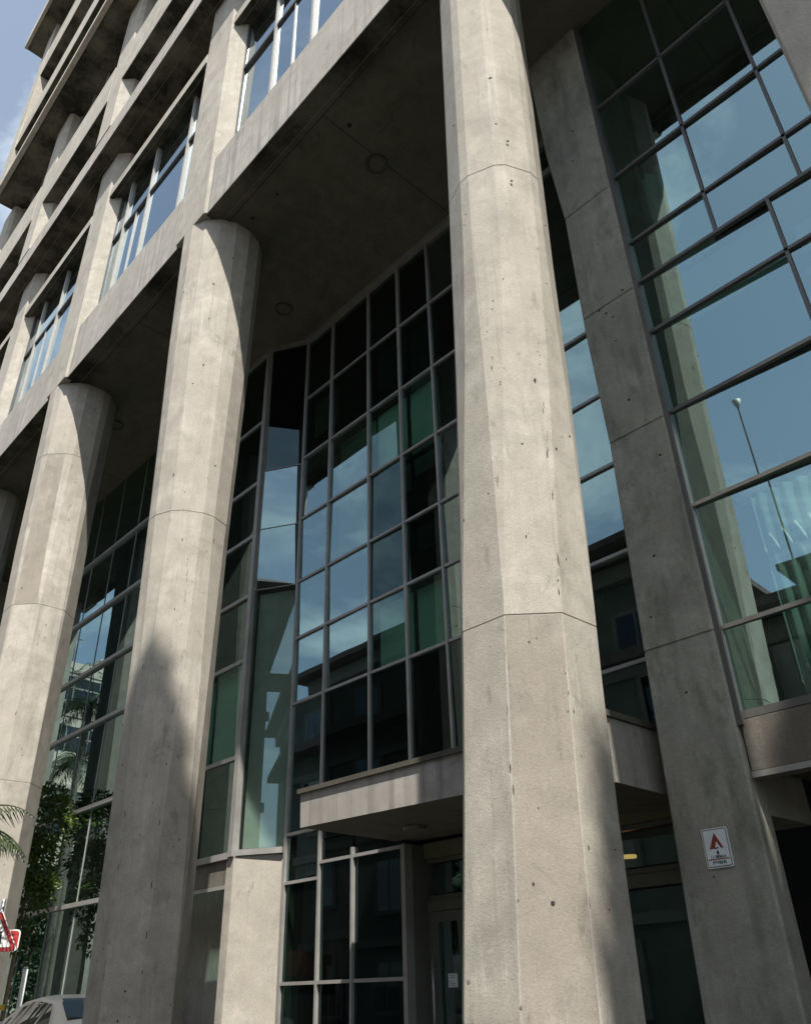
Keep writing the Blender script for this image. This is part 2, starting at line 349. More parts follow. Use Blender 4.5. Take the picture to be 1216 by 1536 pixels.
# ------------------------------------------------------------------ the office building
B = thing('office_building', (-12, 8, 0), 'brutalist concrete office building with tall columns and dark green glass walls', 'building')
YF = 4.5            # face of the first spandrel row
ZS = 14.14          # underside over the colonnade
C8 = math.tan(math.pi/8)
def octa(xc, yc, a):
    c = a*C8
    return [(xc-c, yc-a), (xc+c, yc-a), (xc+a, yc-c), (xc+a, yc+c), (xc+c, yc+a), (xc-c, yc+a), (xc-a, yc+c), (xc-a, yc-c)]
def lerp_tab(tab, z):
    if z <= tab[0][0]: return tab[0][1:]
    for p, q in zip(tab, tab[1:]):
        if z <= q[0]:
            t = (z-p[0])/(q[0]-p[0]); return tuple(a+(b-a)*t for a, b in zip(p[1:], q[1:]))
    return tab[-1][1:]
def column(tab, yc, joints, brown, ztop=ZS, seed=0, rz=(5.0, 10.0)):
    rnd = random.Random(seed)
    m = MB()
    BF = 3
    zs = sorted(set([0.1] + (list(brown) if brown else []) + [t[0] for t in tab if 0.1 < t[0] < ztop] + [0.1+i*1.0 for i in range(1, 14)] + [ztop]))
    zs = [z for z in zs if z <= ztop and not any(abs(z-j) < 0.06 for j in joints)]
    lv = [(z, 0) for z in zs]
    for j in joints:
        lv += [(j-0.007, 0), (j-0.0025, 0.005), (j+0.0025, 0.005), (j+0.007, 0)]
    lv.sort()
    secs = []
    for z, inset in lv:
        xc, a = lerp_tab(tab, z)
        p = octa(xc, yc, a-inset); q = []
        ch = 0.007+0.16*max(0, min(1, (z-rz[0])/(rz[1]-rz[0])))
        for i in range(8):       # soften each arris with a narrow chamfer
            P = Vector(p[i]); A = Vector(p[i-1]); D = Vector(p[(i+1) % 8])
            q.append(tuple(P+(A-P).normalized()*ch)); q.append(tuple(P+(D-P).normalized()*ch))
        secs.append((z, q))
    # faces: 1 = front, 3 = diagonal towards +X
    if brown:      # the darker pours sit between two heights
        zl, zh = brown
        for grp, fm in (([q for q in secs if q[0] <= zl], {}), ([q for q in secs if zl <= q[0] <= zh], {BF: 1}), ([q for q in secs if q[0] >= zh], {})):
            if len(grp) > 1: m.loft(grp, 0, fm, caps=False)
    else: m.loft(secs, 0)
    # tie holes and chips on the visible faces
    for k in range(int(ztop*1.5)):
        z = rnd.uniform(0.6, ztop-0.5); xc, a = lerp_tab(tab, z)
        nx, ny = rnd.choice([(0, -1), (0.7071, -0.7071), (0.7071, -0.7071), (1, 0)])
        t = rnd.choice([-0.5, 0.5, 0.0, rnd.uniform(-0.8, 0.8)])*a*C8
        c = (xc+nx*a-ny*t, yc+ny*a+nx*t, z)
        r = rnd.choice([0.007, 0.009, 0.012, 0.015])
        m.disc(c, (nx, ny, 0), r, 8, 0.003, 2)
    def flake(nx, ny, t, z, w, h, mi):
        xc, a = lerp_tab(tab, z); tx, ty = -ny, nx; q = []
        for k in range(6):
            an = k*math.pi/3+rnd.uniform(-.3, .3); u = t*a*C8+w*math.cos(an)*rnd.uniform(.6, 1.1); v = h*math.sin(an)*rnd.uniform(.6, 1.1)
            _, av = lerp_tab(tab, z+v)
            q.append((xc+nx*(av+.0012)+tx*u, yc+ny*(av+.0012)+ty*u, z+v))
        m.add(q, [tuple(range(6))], mi)
    # form seams and broken arrises
    for _ in range(22):
        nx, ny, sg = rnd.choice([(0, -1, 1), (.7071, -.7071, -1), (.7071, -.7071, 1), (1, 0, -1)])
        z = rnd.uniform(.6, 7)
        flake(nx, ny, sg*rnd.uniform(.94, 1.0), z, rnd.uniform(.003, .009), rnd.uniform(.012, .07), rnd.choice([2, 3, 3]))
    for _ in range(26):
        nx, ny = rnd.choice([(0, -1), (.7071, -.7071), (1, 0)])
        flake(nx, ny, rnd.uniform(-.9, .9), rnd.uniform(.6, 9), rnd.uniform(.004, .010), rnd.uniform(.006, .022), 2)
    return m
TA = [(1.22, -4.161, .600), (2.42, -4.092, .568), (3.49, -4.031, .552), (5.1, -3.935, .55), (6.6, -3.855, .55), (9.46, -3.75, .55), (12.18, -3.664, .55), (14.2, -3.60, .55)]
TB = [(1.21, -10.28, .515), (3.21, -10.321, .54), (5.11, -10.362, .565), (7.26, -10.423, .61), (9.76, -10.447, .67), (11.4, -10.46, .715), (14.2, -10.47, .76)]
TC = [(1.2, -16.45, .585), (5.0, -16.55, .61), (8.0, -16.661, .645), (9.8, -16.789, .68), (11.07, -16.834, .69), (14.2, -16.85, .75)]
TD = [(1.2, -22.7, .6), (14.2, -22.9, .7)]
cols = [(TA, [3.93, 9.2], (0.1, 3.93+0.0025), 'conc_col'), (TB, [7.75], False, 'conc_col'), (TC, [4.86, 8.35, 12.1], (8.35+0.0025, 12.1-0.0025), 'conc_col'), (TD, [4.9, 8.4, 12.1], False, 'conc_col')]
for k, (tab, jn, br, mt) in enumerate(cols):
    column(tab, 5.2, jn, br, seed=k+3, rz=[(4.2, 8), (1.5, 8), (6, 18), (2, 9)][k]).build('column', [M[mt], M['conc_brown'], M['hole'], M['conc_dark']], B)
e = MB()
e.prism([(-.448, 4.04), (.33, 4.36), (.4, 4.5), (.38, 4.65), (.2, 4.8), (-.3, 4.8), (-.49, 4.7), (-.475, 4.12)], 0.1, ZS)
e.build('column', [M['conc_col']], B, bevel=0.008)
for xx in (6.2, 12.3):
    column([(0, xx, .58), (15, xx, .58)], 5.2, [4.9, 9.2], False, seed=9).build('column', [M['conc_col'], M['conc_brown'], M['hole'], M['conc_dark']], B)

DLM = plain('downlight_trim', (0.07, 0.068, 0.05), 0.6)
# soffit slab over the colonnade with panel joints
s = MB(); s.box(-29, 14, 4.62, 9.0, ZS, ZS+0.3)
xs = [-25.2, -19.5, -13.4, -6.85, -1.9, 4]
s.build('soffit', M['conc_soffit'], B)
for x in xs:
    j = MB(); j.box(x-0.006, x+0.006, 4.93, 8.9, ZS-0.004, ZS-0.001); j.build('panel_joint', M['hole'], B)
j = MB(); j.box(-29, 14, 4.9, 4.915, ZS-0.006, ZS-0.0015); j.build('panel_joint', M['hole'], B)
for (x, y, r) in [(-6.95, 6.19, .20), (-10.98, 7.03, .19), (-4.25, 5.35, .17), (-17.2, 6.2, .2), (-14.3, 7.0, .19)]:
    d = MB(); n = 28
    for i in range(n):
        a0, a1 = 2*math.pi*i/n, 2*math.pi*(i+1)/n
        for (ra, rb, za, zb, mi_) in ((r*.8, r, ZS-.03, ZS-.03, 0), (r, r, ZS-.03, ZS+.02, 0), (r*.8, r*.7, ZS-.03, ZS-.012, 0), (r*.7, 0.001, ZS-.012, ZS-.012, 1)):
            d.add([(x+ra*math.cos(a0), y+ra*math.sin(a0), za), (x+ra*math.cos(a1), y+ra*math.sin(a1), za), (x+rb*math.cos(a1), y+rb*math.sin(a1), zb), (x+rb*math.cos(a0), y+rb*math.sin(a0), zb)], [(0, 1, 2, 3)], mi_)
    d.build('downlight', [DLM, M['conc_soffit']], B)
for (x, y) in [(-8.66, 5.24), (-9.41, 5.2), (-6.7, 5.35)]:
    d = MB(); d.disc((x, y, ZS-0.002), (0, 0, 1), random.uniform(.02, .05), 10, 0.002); d.build('drain_hole', M['hole'], B)

# ------------------------------------------------------------------ curtain walls
def frame_grid(fr, y, xs, zs, w=0.06, d=0.09, xw=None):
    pass
def pane(m, p0, p1, z0, z1, gap=0.02, yaw=0.0, mi=None, wob=.010):
    # one pane in the plane through p0-p1, very slightly out of true
    p0 = Vector((p0[0], p0[1], 0)); p1 = Vector((p1[0], p1[1], 0)); t = (p1-p0).normalized(); nr = Vector((t.y, -t.x, 0))
    a, b, c = (random.uniform(-wob, wob) for _ in range(3))
    q0 = p0+t*gap; q1 = p1-t*gap; L_ = (q1-q0).length; H = z1-z0
    vs = []
    for (u, w) in ((0, 0), (1, 0), (1, 1), (0, 1)):
        P = q0+(q1-q0)*u+nr*((u-.5)*a*L_+u*yaw*L_+(w-.5)*b*H); vs.append((P.x, P.y, z0+gap+(z1-z0-2*gap)*w))
    m.add(vs, [(0, 1, 2, 3)], mi)
def blind(m, x0, x1, y, z0, z1): m.box(x0, x1, y, y+0.012, z0, z1)

# recessed entrance section
Y3 = 8.04
cw = MB()
X3 = [-11.39, -10.5, -9.33, -8.44, -7.6, -6.75, -5.75]
Z3 = [12.40, 10.87, 9.42, 8.06, 6.92, 5.71]
XR3 = -3.9
ZCAN = 3.5
def vbar(m, x, y, z0, z1, w=.044, d=.08): m.box(x-w/2, x+w/2, y-d*.6, y+d*.4, z0, z1)
def hbar(m, x0, x1, y, z, w=.044, d=.068): m.box(x0, x1, y-d*.6, y+d*.4, z-w/2, z+w/2)
zb = 0.12
for i, x in enumerate(X3):
    vbar(cw, x, Y3, (zb if i < 2 else ZCAN-0.1), ZS-0.12, .055 if i in (0, 3) else .044)
vbar(cw, -9.72, Y3, zb, 3.2); vbar(cw, -8.60, Y3, zb, 3.1, .075, .14)
edges = X3 + [XR3]
for i in range(len(edges)-1):
    x0, x1 = edges[i], edges[i+1]
    zz = Z3 if i < 5 else [9.5, 8.34, 7.21, 5.95, 4.56]
    zz = [13.3]+list(zz) if i >= 5 else list(zz)
    if i == 0: zz = zz + [3.58, 2.87, 1.52]
    hb = x0+.0275, x1-.0275
    for z in zz: hbar(cw, hb[0], hb[1], Y3, z)
for z in (3.08, 1.52):
    hbar(cw, -10.47, -9.75, Y3, z); hbar(cw, -9.69, -8.64, Y3, z)
cw.box(-11.45, XR3, Y3-.09, Y3+.05, ZS-.14, ZS-.002)
CW = cw.build('curtain_wall', M['frame'], B)
gl = MB(); bl = MB()
for i in range(len(edges)-1):
    x0, x1 = edges[i], edges[i+1]
    zz = (Z3 if i < 5 else [13.3, 9.5, 8.34, 7.21, 5.95, 4.56]); zz = [ZS-.14]+list(zz)
    if i == 0: zz = zz+[3.58, 2.87, 1.52, zb]
    else: zz = zz+[ZCAN-.1]
    for k in range(len(zz)-1):
        mi = 0
        if i in (2, 3): mi = 2 if k in (2, 5) else 1  # darker glass here stands in for the entrance column's dark reflection
        elif i == 4: mi = 1 if k in (1, 2, 6) else 0
        elif i == 1: mi = 1 if k in (0, 1, 6) else 0
        elif i == 0: mi = 1 if k in (0, 1, 8, 9) else 0
        pane(gl, (x0, Y3), (x1, Y3), zz[k+1], zz[k], mi=mi, wob=.015)
for (x0, x1) in ((-10.5, -9.72), (-9.72, -8.6)):
    for (z0, z1) in ((zb, 1.52), (1.52, 3.08), (3.08, ZCAN-.1)): pane(gl, (x0, Y3), (x1, Y3), z0, z1, mi=1)
gl.build('glass_pane', [M['glass'], M['glass_dark'], M['glass_teal']], CW)
# roller blinds behind some panes
rb = [(2, 10.87, 9.42), (3, 10.87, 9.42), (2, 6.92, 5.71), (3, 6.92, 5.71)]
for (i, z1, z0) in rb:
    bl = MB(); blind(bl, edges[i]+.05, edges[i+1]-.05, Y3+.16+0.005*i, z0+.05, z1-.05); bl.build('blind', M['blind'], CW)

rr = random.Random(77)
for i in range(5):
    for k in range(len(Z3)-1):
        if (i, Z3[k], Z3[k+1]) in rb or rr.random() < .45: continue
        h = (Z3[k]-Z3[k+1])*rr.choice([.25, .4, .6, .95])
        bl = MB(); blind(bl, edges[i]+.05, edges[i+1]-.05, Y3+.2+0.006*i, Z3[k]-.04-h, Z3[k]-.04); bl.build('blind', M[rr.choice(['blind', 'blind_dim', 'blind_dim'])], CW)
# left wall and diagonal return
YL = 7.57
lw = MB(); gl = MB()
XC = -12.2
ZL = [12.1, 10.53, 9.28, 7.97, 6.67, 4.92, 3.35]
def slim(m, x, z0, z1, y): m.box(x-.018, x+.018, y-.03, y+.03, z0, z1)
for z in ZL: hbar(lw, -15.3, XC-.05, YL, z, .07 if z > 3.4 else .10)
lw.box(XC-.07, XC+.05, YL-.07, YL+.07, 3.32, ZS-.002)
lw.box(-15.36, -15.28, YL-.06, YL+.06, 3.3, ZS-.002)
slim(lw, -13.45, 3.35, ZS, YL)
zz = [ZS-.12]+ZL
for k in range(len(zz)-1):
    mi = 2 if k in (5, 6) else 1
    pane(gl, (-15.3, YL), (-13.45, YL), zz[k+1], zz[k], mi=mi); pane(gl, (-13.45, YL), (XC, YL), zz[k+1], zz[k], mi=1 if k == 7 else mi)
lw.box(-15.3, XC, YL-.06, YL+.06, ZS-.12, ZS-.003)
# diagonal glazing: thin butt joints only
dn = Vector((XC, YL, 0)); de = Vector((-11.42, Y3, 0)); dn2 = (de-dn).normalized(); nn = Vector((dn2.y, -dn2.x, 0))
for z in (10.77, 9.37, 8.04, 3.37):
    lw.bar((dn.x+.05, dn.y+.03, z), (de.x-.03, de.y-.02, z), .014 if z > 3.5 else .09, .03 if z > 3.5 else .12, nn)
lw.bar((dn.x+.03, dn.y+.02, ZS-.06), (de.x, de.y, ZS-.06), .12, .1, nn)
zz = [ZS-.12, 10.77, 9.37, 8.04, 3.37]
for k in range(4): pane(gl, (dn.x, dn.y), (de.x, de.y), zz[k+1], zz[k], .008, mi=[1, 0, 0, 3][k])
LW = lw.build('curtain_wall', M['frame'], B)
gl.build('glass_pane', [M['glass'], M['glass_dark'], M['glass_teal'], M['glass_facet']], LW)
for (za, zb_) in ((3.45, 8.0),):  # added pale sheet, stands in for lit concrete reflected in the facet
    bl = MB(); o_ = nn*-.14; a_ = dn+o_+dn2*.08; e_ = de+o_-dn2*.06
    bl.add([(a_.x, a_.y, za), (e_.x, e_.y, za), (e_.x, e_.y, zb_), (a_.x, a_.y, zb_)]+[(a_.x-nn.x*.01, a_.y-nn.y*.01, za), (e_.x-nn.x*.01, e_.y-nn.y*.01, za), (e_.x-nn.x*.01, e_.y-nn.y*.01, zb_), (a_.x-nn.x*.01, a_.y-nn.y*.01, zb_)],
           [(0, 1, 2, 3), (7, 6, 5, 4), (0, 4, 5, 1), (1, 5, 6, 2), (2, 6, 7, 3), (3, 7, 4, 0)]); bl.build('blind', M['curtain'], LW)
for (x0, x1, z0, z1) in [(-15.2, -13.5, 4.98, 6.62), (-13.4, -12.3, 4.98, 6.62)]:
    bl = MB(); blind(bl, x0, x1, YL+.15, z0, z1); bl.build('blind', M['blind'], LW)
# far-left glazed bay, frameless verticals and slim transoms
fb = MB(); gl = MB()
ZB = [11.9, 10.1, 8.44, 6.93, 4.99, 3.07]
for z in ZB: hbar(fb, -28.6, -15.38, YL, z, .085, .12)
XV = [-28.6+1.32*i for i in range(11)]
for x in XV[1:-1]: fb.box(x-.008, x+.008, YL-.015, YL+.02, zb, ZS)
XV[-1] = -15.4
zz = [ZS]+ZB+[zb]
for i in range(len(XV)-1):
    for k in range(len(zz)-1): pane(gl, (XV[i], YL), (XV[i+1], YL), zz[k+1], zz[k], .006, 0, wob=.003)
FB = fb.build('curtain_wall', plain('bay_transom', (0.34, 0.33, 0.31), 0.45, 0.2), B)
gl.build('glass_pane', M['glass'], FB)

# concrete base under the diagonal, beam and opening to its left
b = MB()
b.prism([(-12.36, 7.55), (-12.15, 7.55), (-11.48, 8.01), (-11.48, 8.3), (-12.36, 8.3)], 0.12, 3.32)
b.build('plinth_pier', M['conc_col'], B, bevel=0.012)
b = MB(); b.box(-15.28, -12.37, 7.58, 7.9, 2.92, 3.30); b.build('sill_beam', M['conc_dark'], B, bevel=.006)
b = MB(); b.box(-15.28, -12.36, 7.55, 7.62, 2.86, 2.915); b.build('drip_edge', M['frame'], B)
b = MB(); b.box(-16.0, -13.4, 8.45, 8.7, 0.12, 3.4); b.build('recess_wall', M['conc_col'], B)
b = MB(); b.box(-13.4, -12.36, 9.2, 9.3, 0.12, 3.4); b.build('recess_door', M['frame_dark'], B)

# ------------------------------------------------------------------ right bay
YR = 6.98; XL, XRR = -3.12, 0.2
rb_ = MB(); gl = MB()
def rail(z, x0=XL+.03, x1=XRR, w=.042): hbar(rb_, x0, x1, YR, z, w, .055)
for z in (12.1, 10.6, 9.35, 8.67, 7.87, 6.71, 5.53, 4.21): rail(z)
rb_.box(XL-.03, XL+.022, YR-.08, YR+.05, 3.30, ZS-.002)
for x in (-2.09, -1.12): vbar(rb_, x, YR, 8.69, ZS-.01, .036, .055)
vbar(rb_, -1.49, YR, 6.73, 8.65, .036, .055)
vbar(rb_, -0.2, YR, 3.4, ZS-.01, .05, .08)
rail(3.39, XL-.03, XRR, .07)
RB = rb_.build('curtain_wall', plain('bay_frame', (0.13, 0.125, 0.115), 0.45, 0.3), B)
zz = [ZS-.01, 12.1, 10.6, 9.35, 8.67]
for k in range(4):
    xv = [XL, -2.09, -1.12, -.2, XRR]
    for i in range(4): pane(gl, (xv[i], YR), (xv[i+1], YR), zz[k+1], zz[k], .012, -.015)
for (z1, z0) in ((8.67, 7.87), (7.87, 6.71)):
    xv = [XL, -1.49, -.2, XRR]
    for i in range(3): pane(gl, (xv[i], YR), (xv[i+1], YR), z0, z1, .012, -.038)
for (z1, z0) in ((6.71, 5.53), (5.53, 4.21), (4.21, 3.39)): pane(gl, (XL, YR), (-.2, YR), z0, z1, .012, -.038 if z1 > 4.3 else -.015)
gl.build('glass_pane', M['glass_bay'], RB)
# pleated curtains behind the bay glass
def curtain(x0, x1, z0, z1, y):
    m = MB(); n = int((x1-x0)/.02); vs = []; fs = []
    m.smooth = True
    for i in range(n+1):
        u = i/n; yy = y+.035*math.sin(u*(x1-x0)*2*math.pi/.13+math.sin(u*9)*.8)
        vs += [(x0+u*(x1-x0), yy, z0), (x0+u*(x1-x0), yy+.01, z1)]
    for i in range(n): fs.append((2*i, 2*i+2, 2*i+3, 2*i+1))
    m.add(vs, fs); return m
curtain(-2.62, -1.0, 3.45, 5.5, YR+.22).build('curtain', M['curtain'], RB)
curtain(-2.85, -2.2, 8.72, 10.55, YR+.22).build('curtain', M['curtain'], RB)
b = MB(); blind(b, -2.95, -1.55, YR+.2, 7.9, 8.62); b.build('blind', M['blind'], RB)
b = MB(); blind(b, -1.4, -.3, YR+.2, 7.9, 8.3); b.build('blind', M['blind'], RB)
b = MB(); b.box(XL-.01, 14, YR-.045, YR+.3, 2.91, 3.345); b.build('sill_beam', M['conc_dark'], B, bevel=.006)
b = MB(); b.box(XL-.01, 14, YR-.06, YR+.1, 2.855, 2.905); b.build('drip_edge', M['frame'], B)
b = MB(); b.box(-3.1, 14, YR+.3, 9.3, 2.96, 3.30); b.build('bay_floor', M['conc_soffit'], B)
# the slab-sided pier with its joints
pl = [(1.0, -3.985), (2.93, -3.93), (4.33, -3.90), (6.97, -3.845), (8.83, -3.89), (11.0, -3.88), (12.6, -3.99), (14.2, -4.05)]
pl = [(1.4+(z-1.4)*.9375, x) for z, x in pl]; pl[0] = (0.12, -3.99); pl[-1] = (ZS, -4.05)
secs = []
jz = [1.4+(z-1.4)*.9375 for z in (4.37, 7.0, 9.05, 11.03)]
lv = [(z, 0) for z, _ in pl]
for q in jz: lv += [(q-.014, 0), (q-.006, .014), (q+.006, .014), (q+.014, 0)]
lv.sort()
for z, ins in lv:
    x = lerp_tab(pl, z)[0]
    if ins == 0: secs.append((z, [(x, 6.90), (x+.02, 6.88), (-3.17, 6.88), (-3.15, 6.90), (-3.15, 7.14), (x, 7.14)]))
    else: secs.append((z, [(x+ins, 6.90), (x+.02+ins, 6.88+ins), (-3.17, 6.88+ins), (-3.15, 6.90+ins), (-3.15, 7.14), (x+ins, 7.14)]))
pm = MB(); pm.loft(secs)
for k in range(16):
    pm.disc((random.uniform(-3.8, -3.25), 6.879, random.uniform(2, 12)), (0, 1, 0), random.choice([.008, .012, .016]), 8, .002, 1)
pm.build('pier', [M['conc_pier'], M['hole']], B)
b = MB(); b.box(-3.86, -3.2, 7.15, 8.1, 2.6, ZS); b.build('pier_return', M['conc_pier'], B)

# ------------------------------------------------------------------ canopy
c = MB()
YC = 6.4
top = [(-8.82, 3.60), (-6.0, 3.56), (-4.13, 3.52)]; bot = [(-8.80, 3.19), (-6.0, 3.13), (-4.12, 2.93)]
vs = []; fs = []
for (xt, zt), (xb_, zb_) in zip(top, bot): vs += [(xb_, YC, zb_), (xt, YC, zt), (xt, 8.2, zt), (xb_, 8.2, zb_-.03)]
for k in range(2):
    o = 4*k
    for i in range(4): fs.append((o+i, o+(i+1) % 4, o+4+(i+1) % 4, o+4+i))
fs += [(0, 1, 2, 3), (8, 9, 10, 11)]
c.add(vs, fs)
c.m = [1 if i in (3, 7) else 0 for i in range(len(c.f))]  # underside faces coloured darker: dirt plus shade put into the colour
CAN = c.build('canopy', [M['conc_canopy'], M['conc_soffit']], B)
c = MB()
for (x0, z0), (x1, z1) in ((top[0], top[1]), (top[1], top[2])):
    a = -.03 if x0 < -8 else 0; e_ = .03 if x1 > -5 else 0
    c.add([(x0+a, YC-.035, z0+.002), (x1+e_, YC-.035, z1+.002), (x1+e_, 8.02, z1+.002), (x0+a, 8.02, z0+.002), (x0+a, YC-.035, z0+.06), (x1+e_, YC-.035, z1+.06), (x1+e_, 8.02, z1+.06), (x0+a, 8.02, z0+.06)],
          [(0, 3, 2, 1), (4, 5, 6, 7), (0, 1, 5, 4), (2, 3, 7, 6), (0, 4, 7, 3), (1, 2, 6, 5)])
c.build('coping', M['coping'], CAN)
d = MB(); d.tube([(-7.72, 7.36, 3.10), (-7.72, 7.36, 3.17)], .14, 24); d.build('downlight', plain('canopy_light', (0.16, 0.15, 0.11), 0.5), CAN)
b = MB(); b.box(-4.19, -4.115, 7.7, 7.76, 2.96, 3.5); b.build('downpipe', M['frame'], CAN)

# ------------------------------------------------------------------ entrance wall and door
YD = 8.4
w = MB()
w.box(-8.62, -8.56, 8.1, 8.5, 0.12, 3.1)
w.box(-8.56, -3.9, YD-.02, YD+.06, 2.41, 2.47); w.box(-8.56, -3.9, YD-.05, YD+.06, 2.28, 2.405)
w.box(-8.56, -3.9, YD-.02, YD+.05, 2.87, 2.92)
for x in (-8.52, -7.0, -5.75, -4.6): w.box(x-.04, x+.04, YD-.03, YD+.05, 0.12, 2.28)
for x in (-7.0, -5.75): w.box(x-.03, x+.03, YD-.02, YD+.05, 2.47, 2.87)
EN = w.build('entrance_screen', plain('screen_frame', (0.15, 0.15, 0.13), 0.5, 0.2), B)
gl = MB()
for (x0, x1) in ((-8.5, -7.0), (-7.0, -5.75), (-5.75, -3.9)): pane(gl, (x0, YD), (x1, YD), 2.47, 2.87)
pane(gl, (-5.75, YD), (-3.9, YD), .12, 2.28)
gl.build('glass_pane', M['glass'], EN)
b = MB(); b.box(-8.56, -3.9, YD-.08, YD+.1, 2.925, 3.12); b.build('lintel', M['lintel'], B)
def door(x0, x1, side):
    d = MB(); w_ = .10
    d.box(x0, x0+w_, YD-.05, YD, .14, 2.27); d.box(x1-w_, x1, YD-.05, YD, .14, 2.27)
    d.box(x0+w_, x1-w_, YD-.05, YD, 2.15, 2.27); d.box(x0+w_, x1-w_, YD-.05, YD, .14, .32)
    D = d.build('entrance_door', plain('door_frame', (0.15, 0.155, 0.14), 0.45, 0.2), B)
    q = MB(); pane(q, (x0+w_, YD-.025), (x1-w_, YD-.025), .32, 2.15, .0); q.build('glass_pane', M['glass'], D)
    h = MB(); x = x0+.06 if side < 0 else x1-.06
    h.tube([(x, YD-.13, .85), (x, YD-.13, 1.72)], .016, 10)
    for z in (.95, 1.62): h.tube([(x, YD-.13, z), (x, YD-.04, z)], .01, 8)
    h.build('handle', M['steel'], D)
door(-8.48, -7.05, -1); door(-6.95, -5.8, 1)
n = thing('paper_notice', (-8.17, YD-.045, 1.42), 'small white paper notice taped to the glass entrance door', 'notice')
m = MB(); m.box(-8.25, -8.09, YD-.032, YD-.029, 1.41, 1.56); m.build('sheet', M['paper'], n)
m = MB()
for z, x1 in ((1.535, -8.13), (1.515, -8.12), (1.465, -8.15), (1.445, -8.12), (1.425, -8.14)): m.box(-8.22, x1, YD-.0335, YD-.0322, z, z+.005)
m.build('print', M['ink'], n)

# ------------------------------------------------------------------ interior shells
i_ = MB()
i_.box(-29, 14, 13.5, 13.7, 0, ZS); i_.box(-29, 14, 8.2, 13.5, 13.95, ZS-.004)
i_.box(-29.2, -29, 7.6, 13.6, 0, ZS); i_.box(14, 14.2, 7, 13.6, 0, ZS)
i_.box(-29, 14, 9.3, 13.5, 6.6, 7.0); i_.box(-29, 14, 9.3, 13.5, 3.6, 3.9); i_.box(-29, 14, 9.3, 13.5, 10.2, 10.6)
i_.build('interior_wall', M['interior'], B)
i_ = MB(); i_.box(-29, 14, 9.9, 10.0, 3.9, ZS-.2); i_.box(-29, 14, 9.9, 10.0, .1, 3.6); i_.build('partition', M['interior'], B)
d = MB(); d.tube([(-5.39*1.06, 8.9, 2.66), (-5.39*1.06, 8.9, 2.69)], .09, 20); d.build('ceiling_lamp', M['lamp'], B)

# ------------------------------------------------------------------ upper storeys
XC_ = [-28.6, -22.85, -16.75, -10.45, -3.7, 0.9, 6.2, 12.3]
def bays(): return list(zip(XC_, XC_[1:]))
def spandrel(z0, z1, y0, y1, name='spandrel', mat='conc_streak', gap=.5, bevel=.01):
    for a, b_ in bays():
        m = MB(); m.box(a+gap, b_-gap, y0, y1, z0, z1); m.m[0] = 1; m.build(name, [M[mat], M['conc_soffit']], B, bevel=bevel)  # bottom face darkened by material: staining and painted shade
def pilaster(z0, z1, yf, half, diag, yb):
    for x in XC_:
        m = MB(); m.prism([(x-half, yf), (x+half, yf), (x+half+diag, yf+diag), (x+half+diag, yb), (x-half-diag, yb), (x-half-diag, yf+diag)], z0, z1)
        m.build('pilaster', M['conc_col'], B, bevel=.015)
Z1, Z1T, ZLI, ZB2 = ZS, 15.75, 20.5, 22.5
spandrel(Z1-.002, Z1T, YF, YF+.32)
pilaster(ZS+.002, ZB2+.3, 4.45, .52, .27, 5.3)
# collar joints on the column heads
lint = [b_ for b_ in bays()]
for a, b_ in bays():
    m = MB(); m.box(a+.60, b_-.60, 4.46, 4.60, ZLI, ZLI+.34); m.m[0] = 1; m.build('lintel', [M['conc'], M['conc_soffit']], B, bevel=.008)  # lintel underside gets the darker mix, shade included in its colour
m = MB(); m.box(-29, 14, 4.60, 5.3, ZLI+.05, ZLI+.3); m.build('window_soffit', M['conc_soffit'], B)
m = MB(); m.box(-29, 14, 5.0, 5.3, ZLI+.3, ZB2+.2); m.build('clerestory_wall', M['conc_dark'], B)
mull = {-28.6: [-26.6, -25.2, -23.9], -22.85: [-21.2, -19.5, -18.0], -16.75: [-15.3, -13.9, -12.0], -10.45: [-8.41, -7.08, -5.4], -3.7: [-1.6], .9: [3], 6.2: [9]}
YW = 4.78
for a, b_ in bays():
    x0, x1 = a+.77, b_-.77
    f = MB()
    for x in mull[a]: f.box(x-.032, x+.032, YW-.06, YW+.05, Z1T-.05, ZLI+.05)
    f.box(x0-.03, x0+.05, YW-.04, YW+.04, Z1T-.05, ZLI+.05, 1); f.box(x1-.05, x1+.03, YW-.04, YW+.04, Z1T-.05, ZLI+.05, 1)
    xs = [x0+.05]+[q for x in mull[a] for q in (x-.035, x+.035)]+[x1-.05]
    for i in range(0, len(xs), 2):
        f.box(xs[i], xs[i+1], YW-.05, YW+.03, 18.75, 18.83, 1)
        f.box(xs[i], xs[i+1], YW-.05, YW+.03, Z1T-.04, Z1T+.04, 1)
        if i == 2: f.box((xs[i]+xs[i+1])/2-.012, (xs[i]+xs[i+1])/2+.012, YW-.03, YW+.03, Z1T+.04, 18.75)
    W_ = f.build('window', [M['frame_white'], M['frame_dark']], B)
    q = MB()
    for i in range(0, len(xs), 2):
        pane(q, (xs[i], YW), (xs[i+1], YW), Z1T, 18.79, 0); pane(q, (xs[i], YW), (xs[i+1], YW), 18.79, ZLI+.05, 0)
    q.build('window_pane', M['glass_win'], W_)
    q = MB(); blind(q, x0+.1, mull[a][0]-.1, YW+.12, Z1T, 18.6); q.build('blind', M['blind_beige'], W_)
